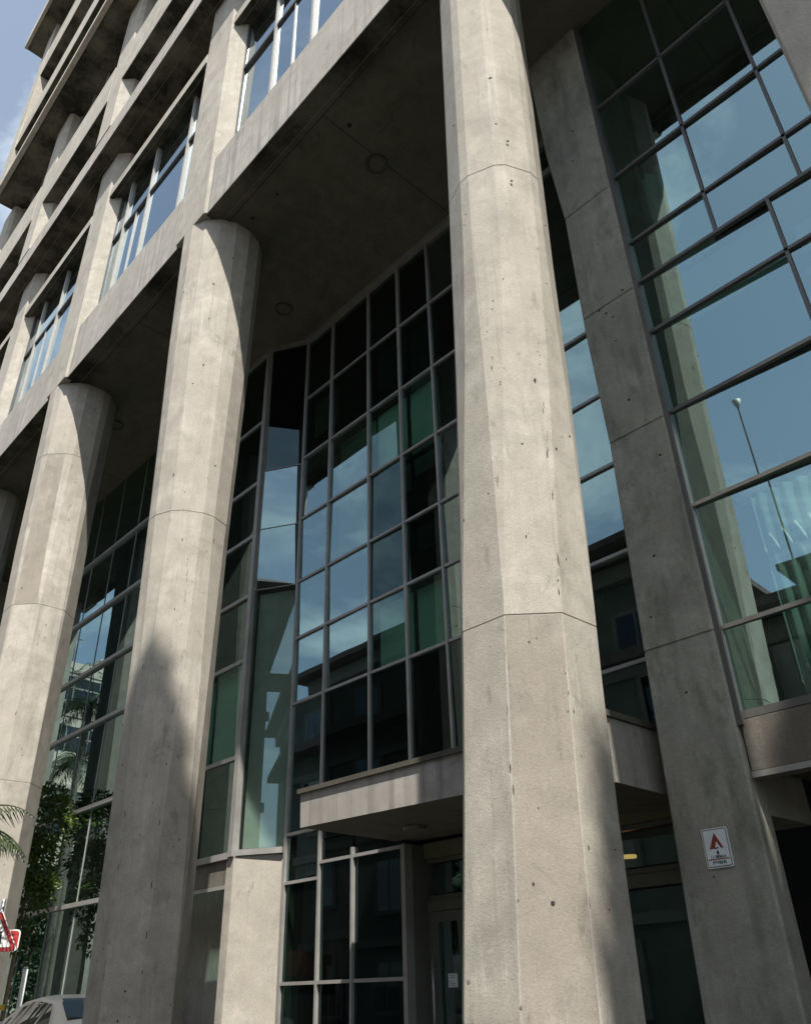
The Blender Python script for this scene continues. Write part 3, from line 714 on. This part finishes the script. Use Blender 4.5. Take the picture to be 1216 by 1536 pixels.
# second projecting storey
Y2 = 4.04
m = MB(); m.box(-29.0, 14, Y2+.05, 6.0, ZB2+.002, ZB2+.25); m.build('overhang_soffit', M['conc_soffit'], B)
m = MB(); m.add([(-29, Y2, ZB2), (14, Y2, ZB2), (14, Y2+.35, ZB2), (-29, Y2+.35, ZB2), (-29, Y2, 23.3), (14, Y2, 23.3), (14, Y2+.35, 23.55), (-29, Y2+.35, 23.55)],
      [(0, 3, 2, 1), (4, 5, 6, 7), (0, 1, 5, 4), (2, 3, 7, 6), (0, 4, 7, 3), (1, 2, 6, 5)]); m.m[0] = 1; m.build('slab_band', [M['conc_streak'], M['conc_soffit']], B, bevel=.01)  # band underside: stained tone with shade painted in
def storey(zs, zl, zt, yf, half, diag, mat='conc'):
    # window band zs..zl, then spandrel zl..zt, pilasters through
    for x in XC_:
        m = MB(); m.prism([(x-half, yf-.0), (x+half, yf-.0), (x+half+diag, yf+diag), (x+half+diag, yf+.75), (x-half-diag, yf+.75), (x-half-diag, yf+diag)], zs, zt+.003)
        m.build('pilaster', M['conc_col'], B, bevel=.015)
    for a, b_ in bays():
        m = MB(); m.box(a+half+.02, b_-half-.02, yf-.012, yf+.55, zl, zt); m.m[0] = 1; m.build('spandrel', [M[mat], M['conc_soffit']], B, bevel=.01)  # spandrel bottom takes the dark material, part stain, part painted shade
    for a, b_ in bays():
        x0, x1 = a+half+diag-.02, b_-half-diag+.02; y = yf+.6; n_ = 4
        f = MB(); q = MB()
        for k in range(n_+1):
            x = x0+(x1-x0)*k/n_; f.box(x-.035, x+.035, y-.1, y+.03, zs, zl)
        f.box(x0, x1, y-.05, y+.02, zs, zs+.06)
        for k in range(n_):
            pane(q, (x0+(x1-x0)*k/n_, y), (x0+(x1-x0)*(k+1)/n_, y), zs, zl, .02)
        W_ = f.build('window', M['frame_white'], B); q.build('window_pane', M['glass_win'], W_)
storey(23.45, 25.75, 27.6, Y2, .48, .3)
# third storey: windows set back under the next overhang
for x in XC_:
    m = MB(); m.prism([(x-.55, Y2+.02), (x+.55, Y2+.02), (x+.66, Y2+.13), (x+.66, 5.0), (x-.66, 5.0), (x-.66, Y2+.13)], 27.607, 30.9); m.build('pilaster', M['conc_col'], B, bevel=.015)
for a, b_ in bays():
    x0, x1 = a+.72, b_-.72; y = Y2+.5; f = MB(); q = MB()
    for k in range(5):
        x = x0+(x1-x0)*k/4; f.box(x-.035, x+.035, y-.12, y+.03, 27.5, 30.9)
    for k in range(4): pane(q, (x0+(x1-x0)*k/4, y), (x0+(x1-x0)*(k+1)/4, y), 27.5, 30.9, .02)
    f.box(x0+.04, x1-.04, y-.05, y+.02, 29.9, 29.98)
    W_ = f.build('window', M['frame'], B); q.build('window_pane', M['glass_win'], W_)
YT = 3.28
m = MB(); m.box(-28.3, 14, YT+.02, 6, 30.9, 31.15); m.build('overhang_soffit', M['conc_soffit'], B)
m = MB(); m.box(-28.3, 14, YT-.05, YT+.12, 30.82, 31.1); m.build('slab_band', M['conc'], B, bevel=.01)
for (zl, zt, nm) in ((33.2, 34.5, 'spandrel'), (38.6, 40.9, 'spandrel')):
    m = MB(); m.box(-28.2, 14, YT, YT+.4, zl, zt); m.m[0] = 1; m.build(nm, [M['conc_col'], M['conc_soffit']], B, bevel=.01)  # underside tone darkened to hold shade as well as stains
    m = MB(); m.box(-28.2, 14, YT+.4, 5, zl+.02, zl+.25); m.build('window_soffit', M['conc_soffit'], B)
for (z0, z1) in ((31.1, 33.2), (34.5, 38.6), (40.9, 43.0)):
    f = MB(); q = MB()
    for k in range(24):
        x = -27.0+k*1.6; f.box(x-.04, x+.04, 4.0, 4.12, z0, z1); f.box(x-.01, x+1.61, 4.02, 4.1, z0, z0+.06); pane(q, (x, 4.05), (x+1.6, 4.05), z0, z1, .03)
    W_ = f.build('window', M['frame'], B); q.build('window_pane', M['glass_win'], W_)
m = MB(); m.box(-28.25, -27.2, YT-.02, 5, 31.1, 43.0); m.build('end_pier', M['conc_col'], B, bevel=.02)
m = MB(); m.box(-29.5, 14, 2.56, 16, 43.0, 43.9); m.build('roof_slab', M['conc_soffit'], B)
m = MB(); m.box(-29.53, 14, 2.52, 2.66, 43.0-.01, 43.92); m.build('cornice', M['conc_col'], B, bevel=.02)
# solid core behind the windows
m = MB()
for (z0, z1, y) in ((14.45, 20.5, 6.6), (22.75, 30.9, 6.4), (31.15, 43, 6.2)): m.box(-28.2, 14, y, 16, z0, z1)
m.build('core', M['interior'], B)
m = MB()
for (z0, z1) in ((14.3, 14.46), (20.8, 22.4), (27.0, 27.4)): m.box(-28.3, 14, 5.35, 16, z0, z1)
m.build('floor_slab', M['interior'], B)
m = MB(); m.box(-28.9, -28.3, 4.9, 16, 0.1, 43); m.build('side_wall', M['conc'], B)

# ------------------------------------------------------------------ sign on the pier
def text_mesh(txt, size, name, mat, parent, loc, bold=False):
    cu = bpy.data.curves.new(name, 'FONT'); cu.body = txt; cu.size = size; cu.extrude = .0008; cu.align_x = 'CENTER'
    if bold: cu.offset = size*.02
    tmp = bpy.data.objects.new(name, cu); COL.objects.link(tmp)
    bpy.context.view_layer.update()
    me = bpy.data.meshes.new_from_object(tmp.evaluated_get(bpy.context.evaluated_depsgraph_get()))
    bpy.data.objects.remove(tmp); me.materials.append(M[mat]) if not me.materials else None
    me.materials.clear(); me.materials.append(M[mat])
    o = bpy.data.objects.new(name, me); COL.objects.link(o); o.parent = parent; o.location = loc; o.rotation_euler = (rad(90), 0, 0)
    return o
YS = 6.865
sg = thing('wall_sign', (-3.548, YS, 2.355), 'white plate with a dark red letter A emblem screwed to the concrete pier', 'sign')
def rrect(w, h, r, n=5):
    p = []
    for cx, cy, a0 in ((w/2-r, h/2-r, 0), (-w/2+r, h/2-r, 90), (-w/2+r, -h/2+r, 180), (w/2-r, -h/2+r, 270)):
        for k in range(n+1): a = rad(a0+90*k/n); p.append((cx+r*math.cos(a), cy+r*math.sin(a)))
    return p
def plate(m, poly, cx, cz, y0, y1, mi=None, rot=0.0):
    n = len(poly); ca, sa = math.cos(rot), math.sin(rot)
    P = [(cx+x*ca-z*sa, cz+x*sa+z*ca) for x, z in poly]
    vs = [(x, y0, z) for x, z in P]+[(x, y1, z) for x, z in P]
    m.add(vs, [tuple(range(n)), tuple(range(n, 2*n))[::-1]]+[(i, (i+1) % n, n+(i+1) % n, n+i) for i in range(n)], mi)
cx, cz = -3.548, 2.355
m = MB(); plate(m, rrect(.235, .31, .018), cx, cz, YS, YS+.012); m.build('plate', M['white'], sg)
m = MB(); plate(m, rrect(.218, .292, .014), cx, cz, YS-.0012, YS); plate(m, rrect(.206, .280, .011), cx, cz, YS-.0024, YS-.0012, 1); m.build('border', [M['ink'], M['paper']], sg)
m = MB(); y0, y1 = YS-.0044, YS-.0026
plate(m, [(0, .118), (.063, -.008), (.036, -.002), (.006, .052), (-.016, -.002), (-.064, -.008)], cx, cz, y0, y1); m.build('emblem', M['sign_red'], sg)
m = MB(); plate(m, [(-.03, -.002), (.016, .004), (.013, -.006), (-.012, -.008)], cx, cz, y0, y1)
plate(m, [(-.008, -.05), (.012, -.05), (.011, -.028), (.004, -.02), (-.006, -.03)], cx, cz, y0, y1); m.build('pictogram', M['ink'], sg)
m = MB(); plate(m, [(-.095, -.092), (.095, -.092), (.095, -.084), (-.095, -.084)], cx, cz, y0, y1); m.build('rule', M['sign_red'], sg)
text_mesh('1.1 BEBA.A', .030, 'lettering', 'ink', sg, (0, YS-.0035-YS, -.078), True)
text_mesh('(PYXBJ-B)', .030, 'lettering', 'ink', sg, (0, -.0035, -.122), True)

# ------------------------------------------------------------------ street things
# triangular warning sign on its post, half out of frame on the left
ws = thing('warning_sign', (-12.70, 4.3, .12), 'red bordered triangular road warning sign with red backing plate on a thin post', 'sign')
m = MB(); m.tube([(-12.70, 4.36, .12), (-12.70, 4.36, 2.62)], .03, 12); m.build('post', M['steel'], ws)
m = MB(); m.smooth = False
def tri(s, r, n=5):
    h = s*math.sqrt(3)/2; P = [Vector((-s/2, -h/3)), Vector((s/2, -h/3)), Vector((0, 2*h/3))]; out = []
    for i in range(3):
        p = P[i]; a = (P[i-1]-p).normalized(); b_ = (P[(i+1) % 3]-p).normalized(); bis = (a+b_).normalized(); c_ = p+bis*(2*r)
        s0 = p+a*(r*math.sqrt(3)); s1 = p+b_*(r*math.sqrt(3))
        for k in range(n+1):
            v = (s0-c_).lerp(s1-c_, k/n).normalized()*r+c_; out.append((v.x, v.y))
    return out
ws.rotation_euler = (0, 0, rad(62))
sx, sz = -12.70, 2.17
m = MB(); plate(m, rrect(.60, .26, .05), sx, sz-.06, 4.312, 4.322); m.build('backing_rim', M['white'], ws)
m = MB(); plate(m, rrect(.57, .23, .04), sx, sz-.06, 4.306, 4.311); m.build('backing_plate', M['road_red'], ws)
m = MB(); plate(m, tri(.62, .04), sx, sz-.02, 4.296, 4.303); m.build('triangle_rim', M['white'], ws)
m = MB(); plate(m, tri(.585, .037), sx, sz-.02, 4.290, 4.2955); m.build('triangle_border', M['road_red'], ws)
m = MB(); plate(m, tri(.42, .016), sx, sz-.02, 4.284, 4.2895); m.build('triangle_face', M['white'], ws)
m = MB()
for (dx_, hgt) in ((-.045, .12), (.055, .10)):
    plate(m, [(dx_-.012, 0), (dx_+.02, -.07), (dx_+.032, -.07), (dx_+.018, .01), (dx_+.02, hgt-.06), (dx_-.02, hgt-.06), (dx_-.035, -.0), (dx_-.04, -.06), (dx_-.028, -.065)], sx, sz-.03, 4.279, 4.2835)
    plate(m, rrect(.034, .036, .016), sx+dx_, sz-.03+hgt-.035, 4.279, 4.2835)
m.build('pictogram', M['ink'], ws)

wp = thing('white_post', (-17.6, 6.62, .12), 'slim white post standing before the dark glass wall', 'post')
m = MB(); m.tube([(-17.6, 6.62, .12), (-17.6, 6.62, 1.93)], .045, 12); m.build('shaft', M['white'], wp)
m = MB(); m.tube([(-17.6, 6.62, 1.93), (-17.6, 6.62, 1.96)], [.05, .03], 12); m.build('cap', M['steel'], wp)
bb = thing('barrier_gate', (-19.3, 6.4, .12), 'yellow barrier arm raised on a small cabinet behind a column', 'barrier')
m = MB(); m.box(-19.5, -19.1, 6.25, 6.6, .12, 1.05); m.build('cabinet', M['frame_dark'], bb, bevel=.02)
m = MB(); m.box(-19.4, -17.75, 6.34, 6.42, 1.27, 1.36); m.build('arm', M['yellow'], bb, bevel=.01)
m = MB(); m.box(-19.36, -19.24, 6.32, 6.44, 1.05, 1.27); m.build('pivot', M['frame_dark'], bb)

# silver car
def car(loc, rot):
    t = thing('parked_car', loc, 'silver saloon car parked under the building behind a column', 'car')
    Lh = 2.2
    # stations along x: (x, sill z, belt z, half width, roof z, roof half width)
    st = [(-2.2, .42, .62, .62, .64, .55), (-2.05, .28, .74, .78, .76, .70), (-1.4, .22, .90, .86, .93, .76), (-.95, .2, .96, .88, 1.0, .74), (-.35, .2, .98, .89, 1.40, .60), (.3, .2, .98, .89, 1.46, .60), (.95, .2, .98, .89, 1.40, .60), (1.55, .22, 1.0, .87, 1.10, .70), (1.95, .26, .96, .82, 1.0, .70), (2.2, .42, .80, .70, .84, .6)]
    m = MB(); vs = []; fs = []; n = 10
    for (x, s0, bz, hw, rz, rw) in st:
        vs += [(x, -hw*.92, s0), (x, -hw, s0+.22), (x, -hw, bz), (x, -rw, rz-.03), (x, -rw*.6, rz), (x, rw*.6, rz), (x, rw, rz-.03), (x, hw, bz), (x, hw, s0+.22), (x, hw*.92, s0)]
    for k in range(len(st)-1):
        for i in range(n): j_ = (i+1) % n; fs.append((k*n+i, k*n+j_, (k+1)*n+j_, (k+1)*n+i))
    fs += [tuple(range(n)), tuple(range((len(st)-1)*n, len(st)*n))]
    m.smooth = True; m.add(vs, fs)
    Mx = Matrix.Translation(loc) @ Matrix.Rotation(rot, 4, 'Z')
    def put(mb, nm, mt, par=t, bevel=0):
        mb.v = [tuple(Mx @ Vector(v)) for v in mb.v]; return mb.build(nm, mt, par, bevel)
    put(m, 'body', M['car'], bevel=.015)
    for sd in (-1, 1):
        for (xa, xb) in ((-.78, -.02), (.04, .72)):
            w_ = MB()
            def pt(x, f):
                for p, q in zip(st, st[1:]):
                    if p[0] <= x <= q[0]:
                        u = (x-p[0])/(q[0]-p[0]); L_ = [a+(b_-a)*u for a, b_ in zip(p, q)]
                        return (x, sd*(L_[3]+(L_[5]-L_[3])*f+.006), L_[2]+(L_[4]-.03-L_[2])*f)
            lo = [pt(xa+(xb-xa)*k/4, .06) for k in range(5)]; hi = [pt(max(xa+(xb-xa)*k/4, -.72), .9) for k in range(5)]
            lo = [(p[0], p[1]+sd*.008, p[2]) for p in lo]; hi = [(p[0], p[1]+sd*.008, p[2]) for p in hi]
            w_.add(lo+hi, [(k, k+1, k+6, k+5) for k in range(4)])
            put(w_, 'side_window', M['glass_car'])
        w_ = MB(); w_.add([(.80, sd*.85, 1.03), (1.28, sd*.835, 1.06), (.92, sd*.655, 1.33), (.80, sd*.66, 1.34)], [(0, 1, 2, 3)]); put(w_, 'side_window', M['glass_car'])
        h = MB(); h.box(-2.17, -2.0, sd*.45-.14, sd*.45+.14, .6, .72); put(h, 'headlight', M['white'], bevel=.02)
        h = MB(); h.box(2.08, 2.21, sd*.52-.12, sd*.52+.12, .72, .86); put(h, 'tail_light', M['road_red'], bevel=.02)
        h = MB(); h.box(-.72, -.55, sd*.93-.08, sd*.93+.08, .98, 1.1); put(h, 'wing_mirror', M['car'], bevel=.03)
        for x in (-1.38, 1.35):
            w_ = MB(); w_.tube([(x, sd*.70, .31), (x, sd*.90, .31)], .31, 24); ty = put(w_, 'wheel', M['rubber'])
            w_ = MB(); w_.tube([(x, sd*.885, .31), (x, sd*.906, .31)], .19, 20); put(w_, 'rim', M['steel'], ty)
    w_ = MB(); w_.add([(-.93, -.70, 1.0), (-.93, .70, 1.0), (-.40, .56, 1.39), (-.40, -.56, 1.39)], [(0, 1, 2, 3)])
    w_.v = [(x-.02, y, z+.02) for x, y, z in w_.v]; put(w_, 'windscreen', M['glass_car'])
    w_ = MB(); w_.add([(1.0, -.56, 1.385), (1.0, .56, 1.385), (1.5, .64, 1.13), (1.5, -.64, 1.13)], [(0, 1, 2, 3)])
    w_.v = [(x+.02, y, z+.02) for x, y, z in w_.v]; put(w_, 'rear_window', M['glass_car'])
car((-15.85, 6.8, .02), 0.0)

# ------------------------------------------------------------------ plants
def leaf_quad(m, c, d, nrm, l, w, fold=0.15):
    d = Vector(d).normalized(); n = Vector(nrm); s_ = d.cross(n)
    if s_.length < 1e-4: s_ = d.cross(Vector((1, 0, 0)))
    s_.normalize(); n = s_.cross(d)
    c = Vector(c)
    m.add([c, c+d*(l*.45)+s_*(w/2)-n*(fold*w), c+d*l-n*(.2*l), c+d*(l*.45)-s_*(w/2)-n*(fold*w), c+d*(l*.5)],
          [(0, 1, 4), (1, 2, 4), (2, 3, 4), (3, 0, 4)])
def rv(rnd): 
    while True:
        v = Vector((rnd.uniform(-1, 1), rnd.uniform(-1, 1), rnd.uniform(-1, 1)))
        if .1 < v.length < 1: return v.normalized()
def broad_tree(name, base, h, crown, leaves, label, mat='leaf', seed=1, lsize=.11, trunk_r=.05, group=None):
    rnd = random.Random(seed); t = thing(name, base, label, 'tree', group); bx, by, bz = base
    m = MB(); top = crown[0]
    pts = [(bx, by, bz)]
    for k in range(1, 6): u = k/5; pts.append((bx+(top[0]-bx)*u+rnd.uniform(-.05, .05), by+(top[1]-by)*u+rnd.uniform(-.05, .05), bz+(top[2]-bz)*u))
    m.tube(pts, [trunk_r*(1-.12*k) for k in range(6)], 8)
    for (cx_, cy_, cz_, r, _) in [(c[0], c[1], c[2], c[3], 0) for c in crown]:
        p = Vector(pts[rnd.choice([3, 4])]); q = Vector((cx_, cy_, cz_)); m.tube([p, p.lerp(q, .5)+Vector((0, 0, .05)), q], [trunk_r*.5, trunk_r*.35, trunk_r*.12], 6)
    m.build('trunk', M['bark'], t)
    m = MB()
    tot = sum(c[3]**2 for c in crown)
    for (cx_, cy_, cz_, r) in crown:
        for k in range(int(leaves*r*r/tot)):
            v = rv(rnd); rr = r*(rnd.uniform(.35, 1)**.5)
            if rnd.random() < .5: v.z = abs(v.z)
            c = Vector((cx_, cy_, cz_))+Vector((v.x, v.y, v.z*.85))*rr*rnd.choice([1, 1, .85, 1.08])
            d = (v+rv(rnd)*.9+Vector((0, 0, -.35))); n = (Vector((0, 0, 1))+rv(rnd)*.7)
            leaf_quad(m, c, d, n, lsize*rnd.uniform(.7, 1.4), lsize*.55)
    m.build('crown', M[mat], t); return t
broad_tree('street_tree', (-18.9, 6.9, .12), 5.0, [(-19.0, 6.85, 4.7, .75), (-18.85, 6.6, 4.1, .6), (-19.2, 6.9, 4.0, .6), (-19.0, 6.8, 3.2, .55), (-18.6, 6.9, 3.4, .45), (-18.95, 6.6, 2.5, .4), (-19.1, 7.0, 5.2, .45)], 4200,
           'young leafy green tree with thin brown trunk between the columns and the glass', 'leaf', 4, .12, .055)

def palm(name, base, h, nf, fl, label, seed, lean=(0, 0), trunk_r=.16, droop=1.0, aim=None, group=None, dens=3, lw=.045, lk=.30):
    rnd = random.Random(seed); t = thing(name, base, label, 'palm tree', group); b0 = Vector(base)
    m = MB(); pts = [b0+Vector((lean[0]*(k/8)**2, lean[1]*(k/8)**2, h*k/8)) for k in range(9)]
    m.tube(pts, [trunk_r*(1.25 if k == 0 else 1-.03*k) for k in range(9)], 10); m.build('trunk', M['palm_bark'], t)
    topp = pts[-1]
    for i in range(nf):
        a = 2*math.pi*i/nf+rnd.uniform(-.2, .2); el = rnd.uniform(-.25, 1.15)
        if aim is not None and i < len(aim): a, el = aim[i]
        m = MB(); p = topp.copy(); d = Vector((math.cos(a)*math.cos(el), math.sin(a)*math.cos(el), math.sin(el)))
        spine = [p.copy()]; N = 16
        for k in range(N):
            d = (d+Vector((0, 0, -.085*droop*(1+k*.06)))).normalized(); p = p+d*(fl/N); spine.append(p.copy())
        m.tube(spine, [.028*(1-k/(N+2)) for k in range(N+1)], 5)
        for k in range(2, int(N*dens)):
            u = k/(N*dens); q = u*N; ki = int(q); c = spine[ki].lerp(spine[min(ki+1, N)], q-ki); tg = (spine[min(ki+1, N)]-spine[ki]).normalized()
            sd = tg.cross(Vector((0, 0, 1))).normalized(); ll = fl*lk*math.sin(min(1, u*1.05+.12)*math.pi)**.6+.05
            for s_ in (-1, 1):
                dd = (tg*.55+sd*s_*.8+Vector((0, 0, -.32-rnd.uniform(0, .25)))).normalized()
                leaf_quad(m, c, dd, Vector((0, 0, 1)), ll*rnd.uniform(.8, 1.1), lw, .1)
        m.build('frond', M['palm'], t)
    return t
palm('low_palm', (-12.4, 3.2, .12), 3.15, 11, 1.3, 'low feathery palm at the left edge beside the second column', 5, (.1, 0), .11, 0.9, aim=[(.33, .62), (.95, .5)], dens=1.5, lw=.03, lk=.34)
for k, (x, y, h, s_) in enumerate([(-37.6, .3, 13.2, 21), (-41.5, -1.6, 12, 22), (-33, -3.0, 9, 23)]):
    palm('street_palm', (x, y, .0), h, 15, 3.2, ['tallest palm, mirrored in the far glass bay before the cream block', 'palm farther up the road, mirrored beside the cream block', 'shorter palm farther up the road, mirrored low in the glass'][k], s_, (rnd_ := .5*(-1)**k, .2), .2, 1.0, group='palms across the road')

def pine(base, h, r, clear, label, seed):
    rnd = random.Random(seed); t = thing('pine_tree', base, label, 'pine tree', 'pines behind the camera'); b0 = Vector(base)
    m = MB(); m.tube([b0, b0+Vector((0, 0, h*.5)), b0+Vector((0, 0, h))], [.28, .18, .03], 8)
    z = clear
    c = MB()
    while z < h-.1:
        rr = r*(1-(z-clear)/(h-clear))**1.0
        for i in range(9):
            a = rnd.uniform(0, 6.28); el = rnd.uniform(-.1, .25); L_ = rr*rnd.uniform(.75, 1.05)
            d = Vector((math.cos(a)*math.cos(el), math.sin(a)*math.cos(el), math.sin(el))); p = b0+Vector((0, 0, z))
            m.tube([p, p+d*L_], [.035, .01], 4)
            for k in range(int(16+L_*34)):
                u = rnd.uniform(.1, 1); q = p+d*(L_*u)
                leaf_quad(c, q, d*.6+rv(rnd), Vector((0, 0, 1))+rv(rnd)*.6, .38*rnd.uniform(.6, 1.2), .16)
        z += .42
    m.build('trunk', M['bark'], t); c.build('crown', M['leaf_dark'], t)
def toward_sun(p, t): return Vector(p)+S*t
def pine_at(p, t, r, clear, label, seed):
    q = toward_sun(p, t); pine((q.x, q.y, 0.0), q.z, r, clear, label, seed)
pine_at((-10.05, 4.65, 5.3), 27, 2.4, 22.0, 'tall conical pine across the road whose tip shades the second column', 31)
pine_at((-3.42, 5.52, 2.8), 24, 0.75, 18.5, 'tall slim pine across the road whose tip shades the entrance column', 32)
pine_at((-1.9, 6.98, 4.7), 22, 3.6, 15.5, 'tall pine across the road shading the bay right of the pier', 33)

# ------------------------------------------------------------------ buildings across the road (seen mirrored in the glass)
def wall_window(m, x, y, z, w, h): m.box(x-w/2, x+w/2, y-.06, y+.05, z, z+h)
def old_house(x0, x1, y0, y1, ze, zr, label, mat, floors, name='shop_house', over=.9):
    t = thing(name, ((x0+x1)/2, (y0+y1)/2, 0), label, 'building', 'old houses across the road')
    m = MB(); m.box(x0, x1, y0, y1, 0, ze); m.build('wall', M[mat], t)
    m = MB(); yc = (y0+y1)/2; i_ = min((y1-y0)/2, (x1-x0)/2)
    a = (x0-over, y0-over, x1+over, y1+over)
    m.add([(a[0], a[1], ze), (a[2], a[1], ze), (a[2], a[3], ze), (a[0], a[3], ze), (x0+i_, yc, zr), (x1-i_, yc, zr),
           (a[0], a[1], ze-.25), (a[2], a[1], ze-.25), (a[2], a[3], ze-.25), (a[0], a[3], ze-.25)],
          [(0, 1, 5, 4), (1, 2, 5), (2, 3, 4, 5), (3, 0, 4), (6, 7, 1, 0), (7, 8, 2, 1), (8, 9, 3, 2), (9, 6, 0, 3), (9, 8, 7, 6)])
    m.build('roof', M['roof'], t)
    m = MB(); m.box(x0-.25, x1+.25, y0-.25, y1+.25, ze-.9, ze-.3)
    for f in floors[1:]: m.box(x0-.1, x1+.1, y1, y1+.12, f-.55, f-.25)
    m.build('cornice', M['oldtrim'], t)
    n_ = max(2, int((x1-x0)/3.2))
    for f in floors:
        for k in range(n_):
            x = x0+(x1-x0)*(k+.5)/n_
            m = MB(); m.box(x-.85, x+.85, y1, y1+.09, f+.5, f+2.5); w_ = m.build('window', M['oldtrim'], t)
            m = MB(); m.box(x-.68, x-.03, y1+.091, y1+.1, f+.66, f+2.36); m.box(x+.03, x+.68, y1+.091, y1+.1, f+.66, f+2.36); m.build('window_pane', M['glass_car'], w_)
old_house(-46, -31.5, -17, -6.3, 7.6, 10.6, 'low old house with a dark hipped roof and wide eaves across the road', 'oldwall', [0, 3.8])
old_house(-30, -10.6, -18, -6.1, 14.2, 18.0, 'tallest old house across the road with dark hipped roof and four storeys', 'oldwall', [0, 3.4, 6.8, 9.8])
old_house(-8.6, 3.5, -15, -6.2, 9.4, 10.6, 'grey old house across the road opposite the tall glass bay', 'oldwall', [0, 3.4, 6.3])
old_house(-7.8, 4.5, -27, -16, 14.4, 16.5, 'taller grey house set behind the one opposite the glass bay', 'oldwall', [0, 3.5, 7, 10.5])
m = MB(); m.box(-31, -9.8, -6.1, -5.1, 10.3, 10.65); m.build('balcony_roof', M['roof'], [o for o in COL.objects if o.name.startswith('shop_house') and 'tallest' in o.get('label','')][0])
cb = thing('cream_block', (-70, -10, 0), 'cream apartment block with long dark window bands far up the road', 'building')
XF = -56.0
m = MB(); m.box(-90, XF, -18, -3.4, 0, 22); m.box(-75, XF-.6, -9.6, -7.6, 22, 23); m.box(-90, XF+1.1, -18, -3.6, 13.2, 13.5); m.build('wall', M['cream'], cb)
for z, h_ in ((19.3, 1.7), (15.9, 1.7), (10.6, 2.2), (6.8, 2.0), (3.0, 2.0)):
    m = MB(); m.box(XF-.05, XF+.03, -17, -4.2, z, z+h_); w_ = m.build('window_band', M['glass_car'], cb)
    m = MB()
    for k in range(9): m.box(XF+.03, XF+.08, -17+k*1.6, -16.93+k*1.6, z, z+h_)
    m.box(XF+.03, XF+.07, -17, -4.2, z+.9, z+1.0); m.build('glazing_bar', M['frame_white'], w_)
for z in (18.2, 21.2, 14.8):
    m = MB(); m.box(XF, XF+.03, -18, -3.4, z, z+.07); m.build('panel_joint', M['conc_dark'], cb)
m = MB(); m.box(XF, XF+1.0, -18, -3.5, 12.7, 13.2); m.build('awning', M['oldwall'], cb)
m = MB(); m.tube([(-60, -6.5, 22), (-60, -6.5, 26)], .06, 6); m.box(-60.04, -59.96, -7.3, -5.7, 25.3, 25.4); m.build('aerial', M['frame_dark'], cb)
tr = thing('terracotta_kiosk', (-29.5, -5.5, 0), 'small kiosk with terracotta roof across the road', 'kiosk')
m = MB(); m.box(-30.2, -29, -6.0, -5.2, .1, 2.0); m.build('wall', M['oldtrim'], tr)
m = MB(); m.add([(-30.6, -6.0, 2.0), (-28.6, -6.0, 2.0), (-28.6, -4.9, 2.0), (-30.6, -4.9, 2.0), (-30.2, -5.5, 2.9), (-29, -5.5, 2.9)], [(0, 1, 5, 4), (1, 2, 5), (2, 3, 4, 5), (3, 0, 4), (0, 3, 2, 1)]); m.build('roof', M['terracotta'], tr)
# street lamp mirrored in the tall bay
sl = thing('street_lamp', (-5.6, -4.9, .12), 'tall thin street lamp across the road mirrored in the tall glass bay', 'street lamp')
m = MB(); m.tube([(-5.6, -5.6, .12), (-5.6, -5.6, 14.8)], [.035, .025], 8); m.build('pole', M['rubber'], sl)
m = MB(); m.tube([(-5.6, -5.6, 14.75), (-5.6, -5.6, 15.0)], [.03, .13], 12); m.build('lamp_head', M['white'], sl)
for k, (x, h, sd) in enumerate([(-21, 5.5, 51), (-34, 6.5, 53), (-46, 6.8, 57), (-50, 7.5, 58)]):
    yy = -5.6 if k < 2 else -2.2-2.4*(k-2)
    broad_tree('street_tree', (x, yy, 0.12), h, [(x, yy, h-1.0, 1.3), (x+.8, yy+.2, h-1.8, 1.0), (x-.9, yy-.1, h-1.6, 1.1), (x+.1, yy+.4, h-2.3, .9)]+([(x, yy, 2.6, 1.7), (x+.5, yy+.6, 1.5, 1.5)] if k > 1 else []), 2200, ['bushy round street tree in front of the tallest old house', 'bushy street tree beyond the low old house', 'low spreading tree mirrored before the cream block', 'taller spreading tree at the foot of the cream block'][k], 'leaf_dark', sd, .3, .14, 'trees across the road')
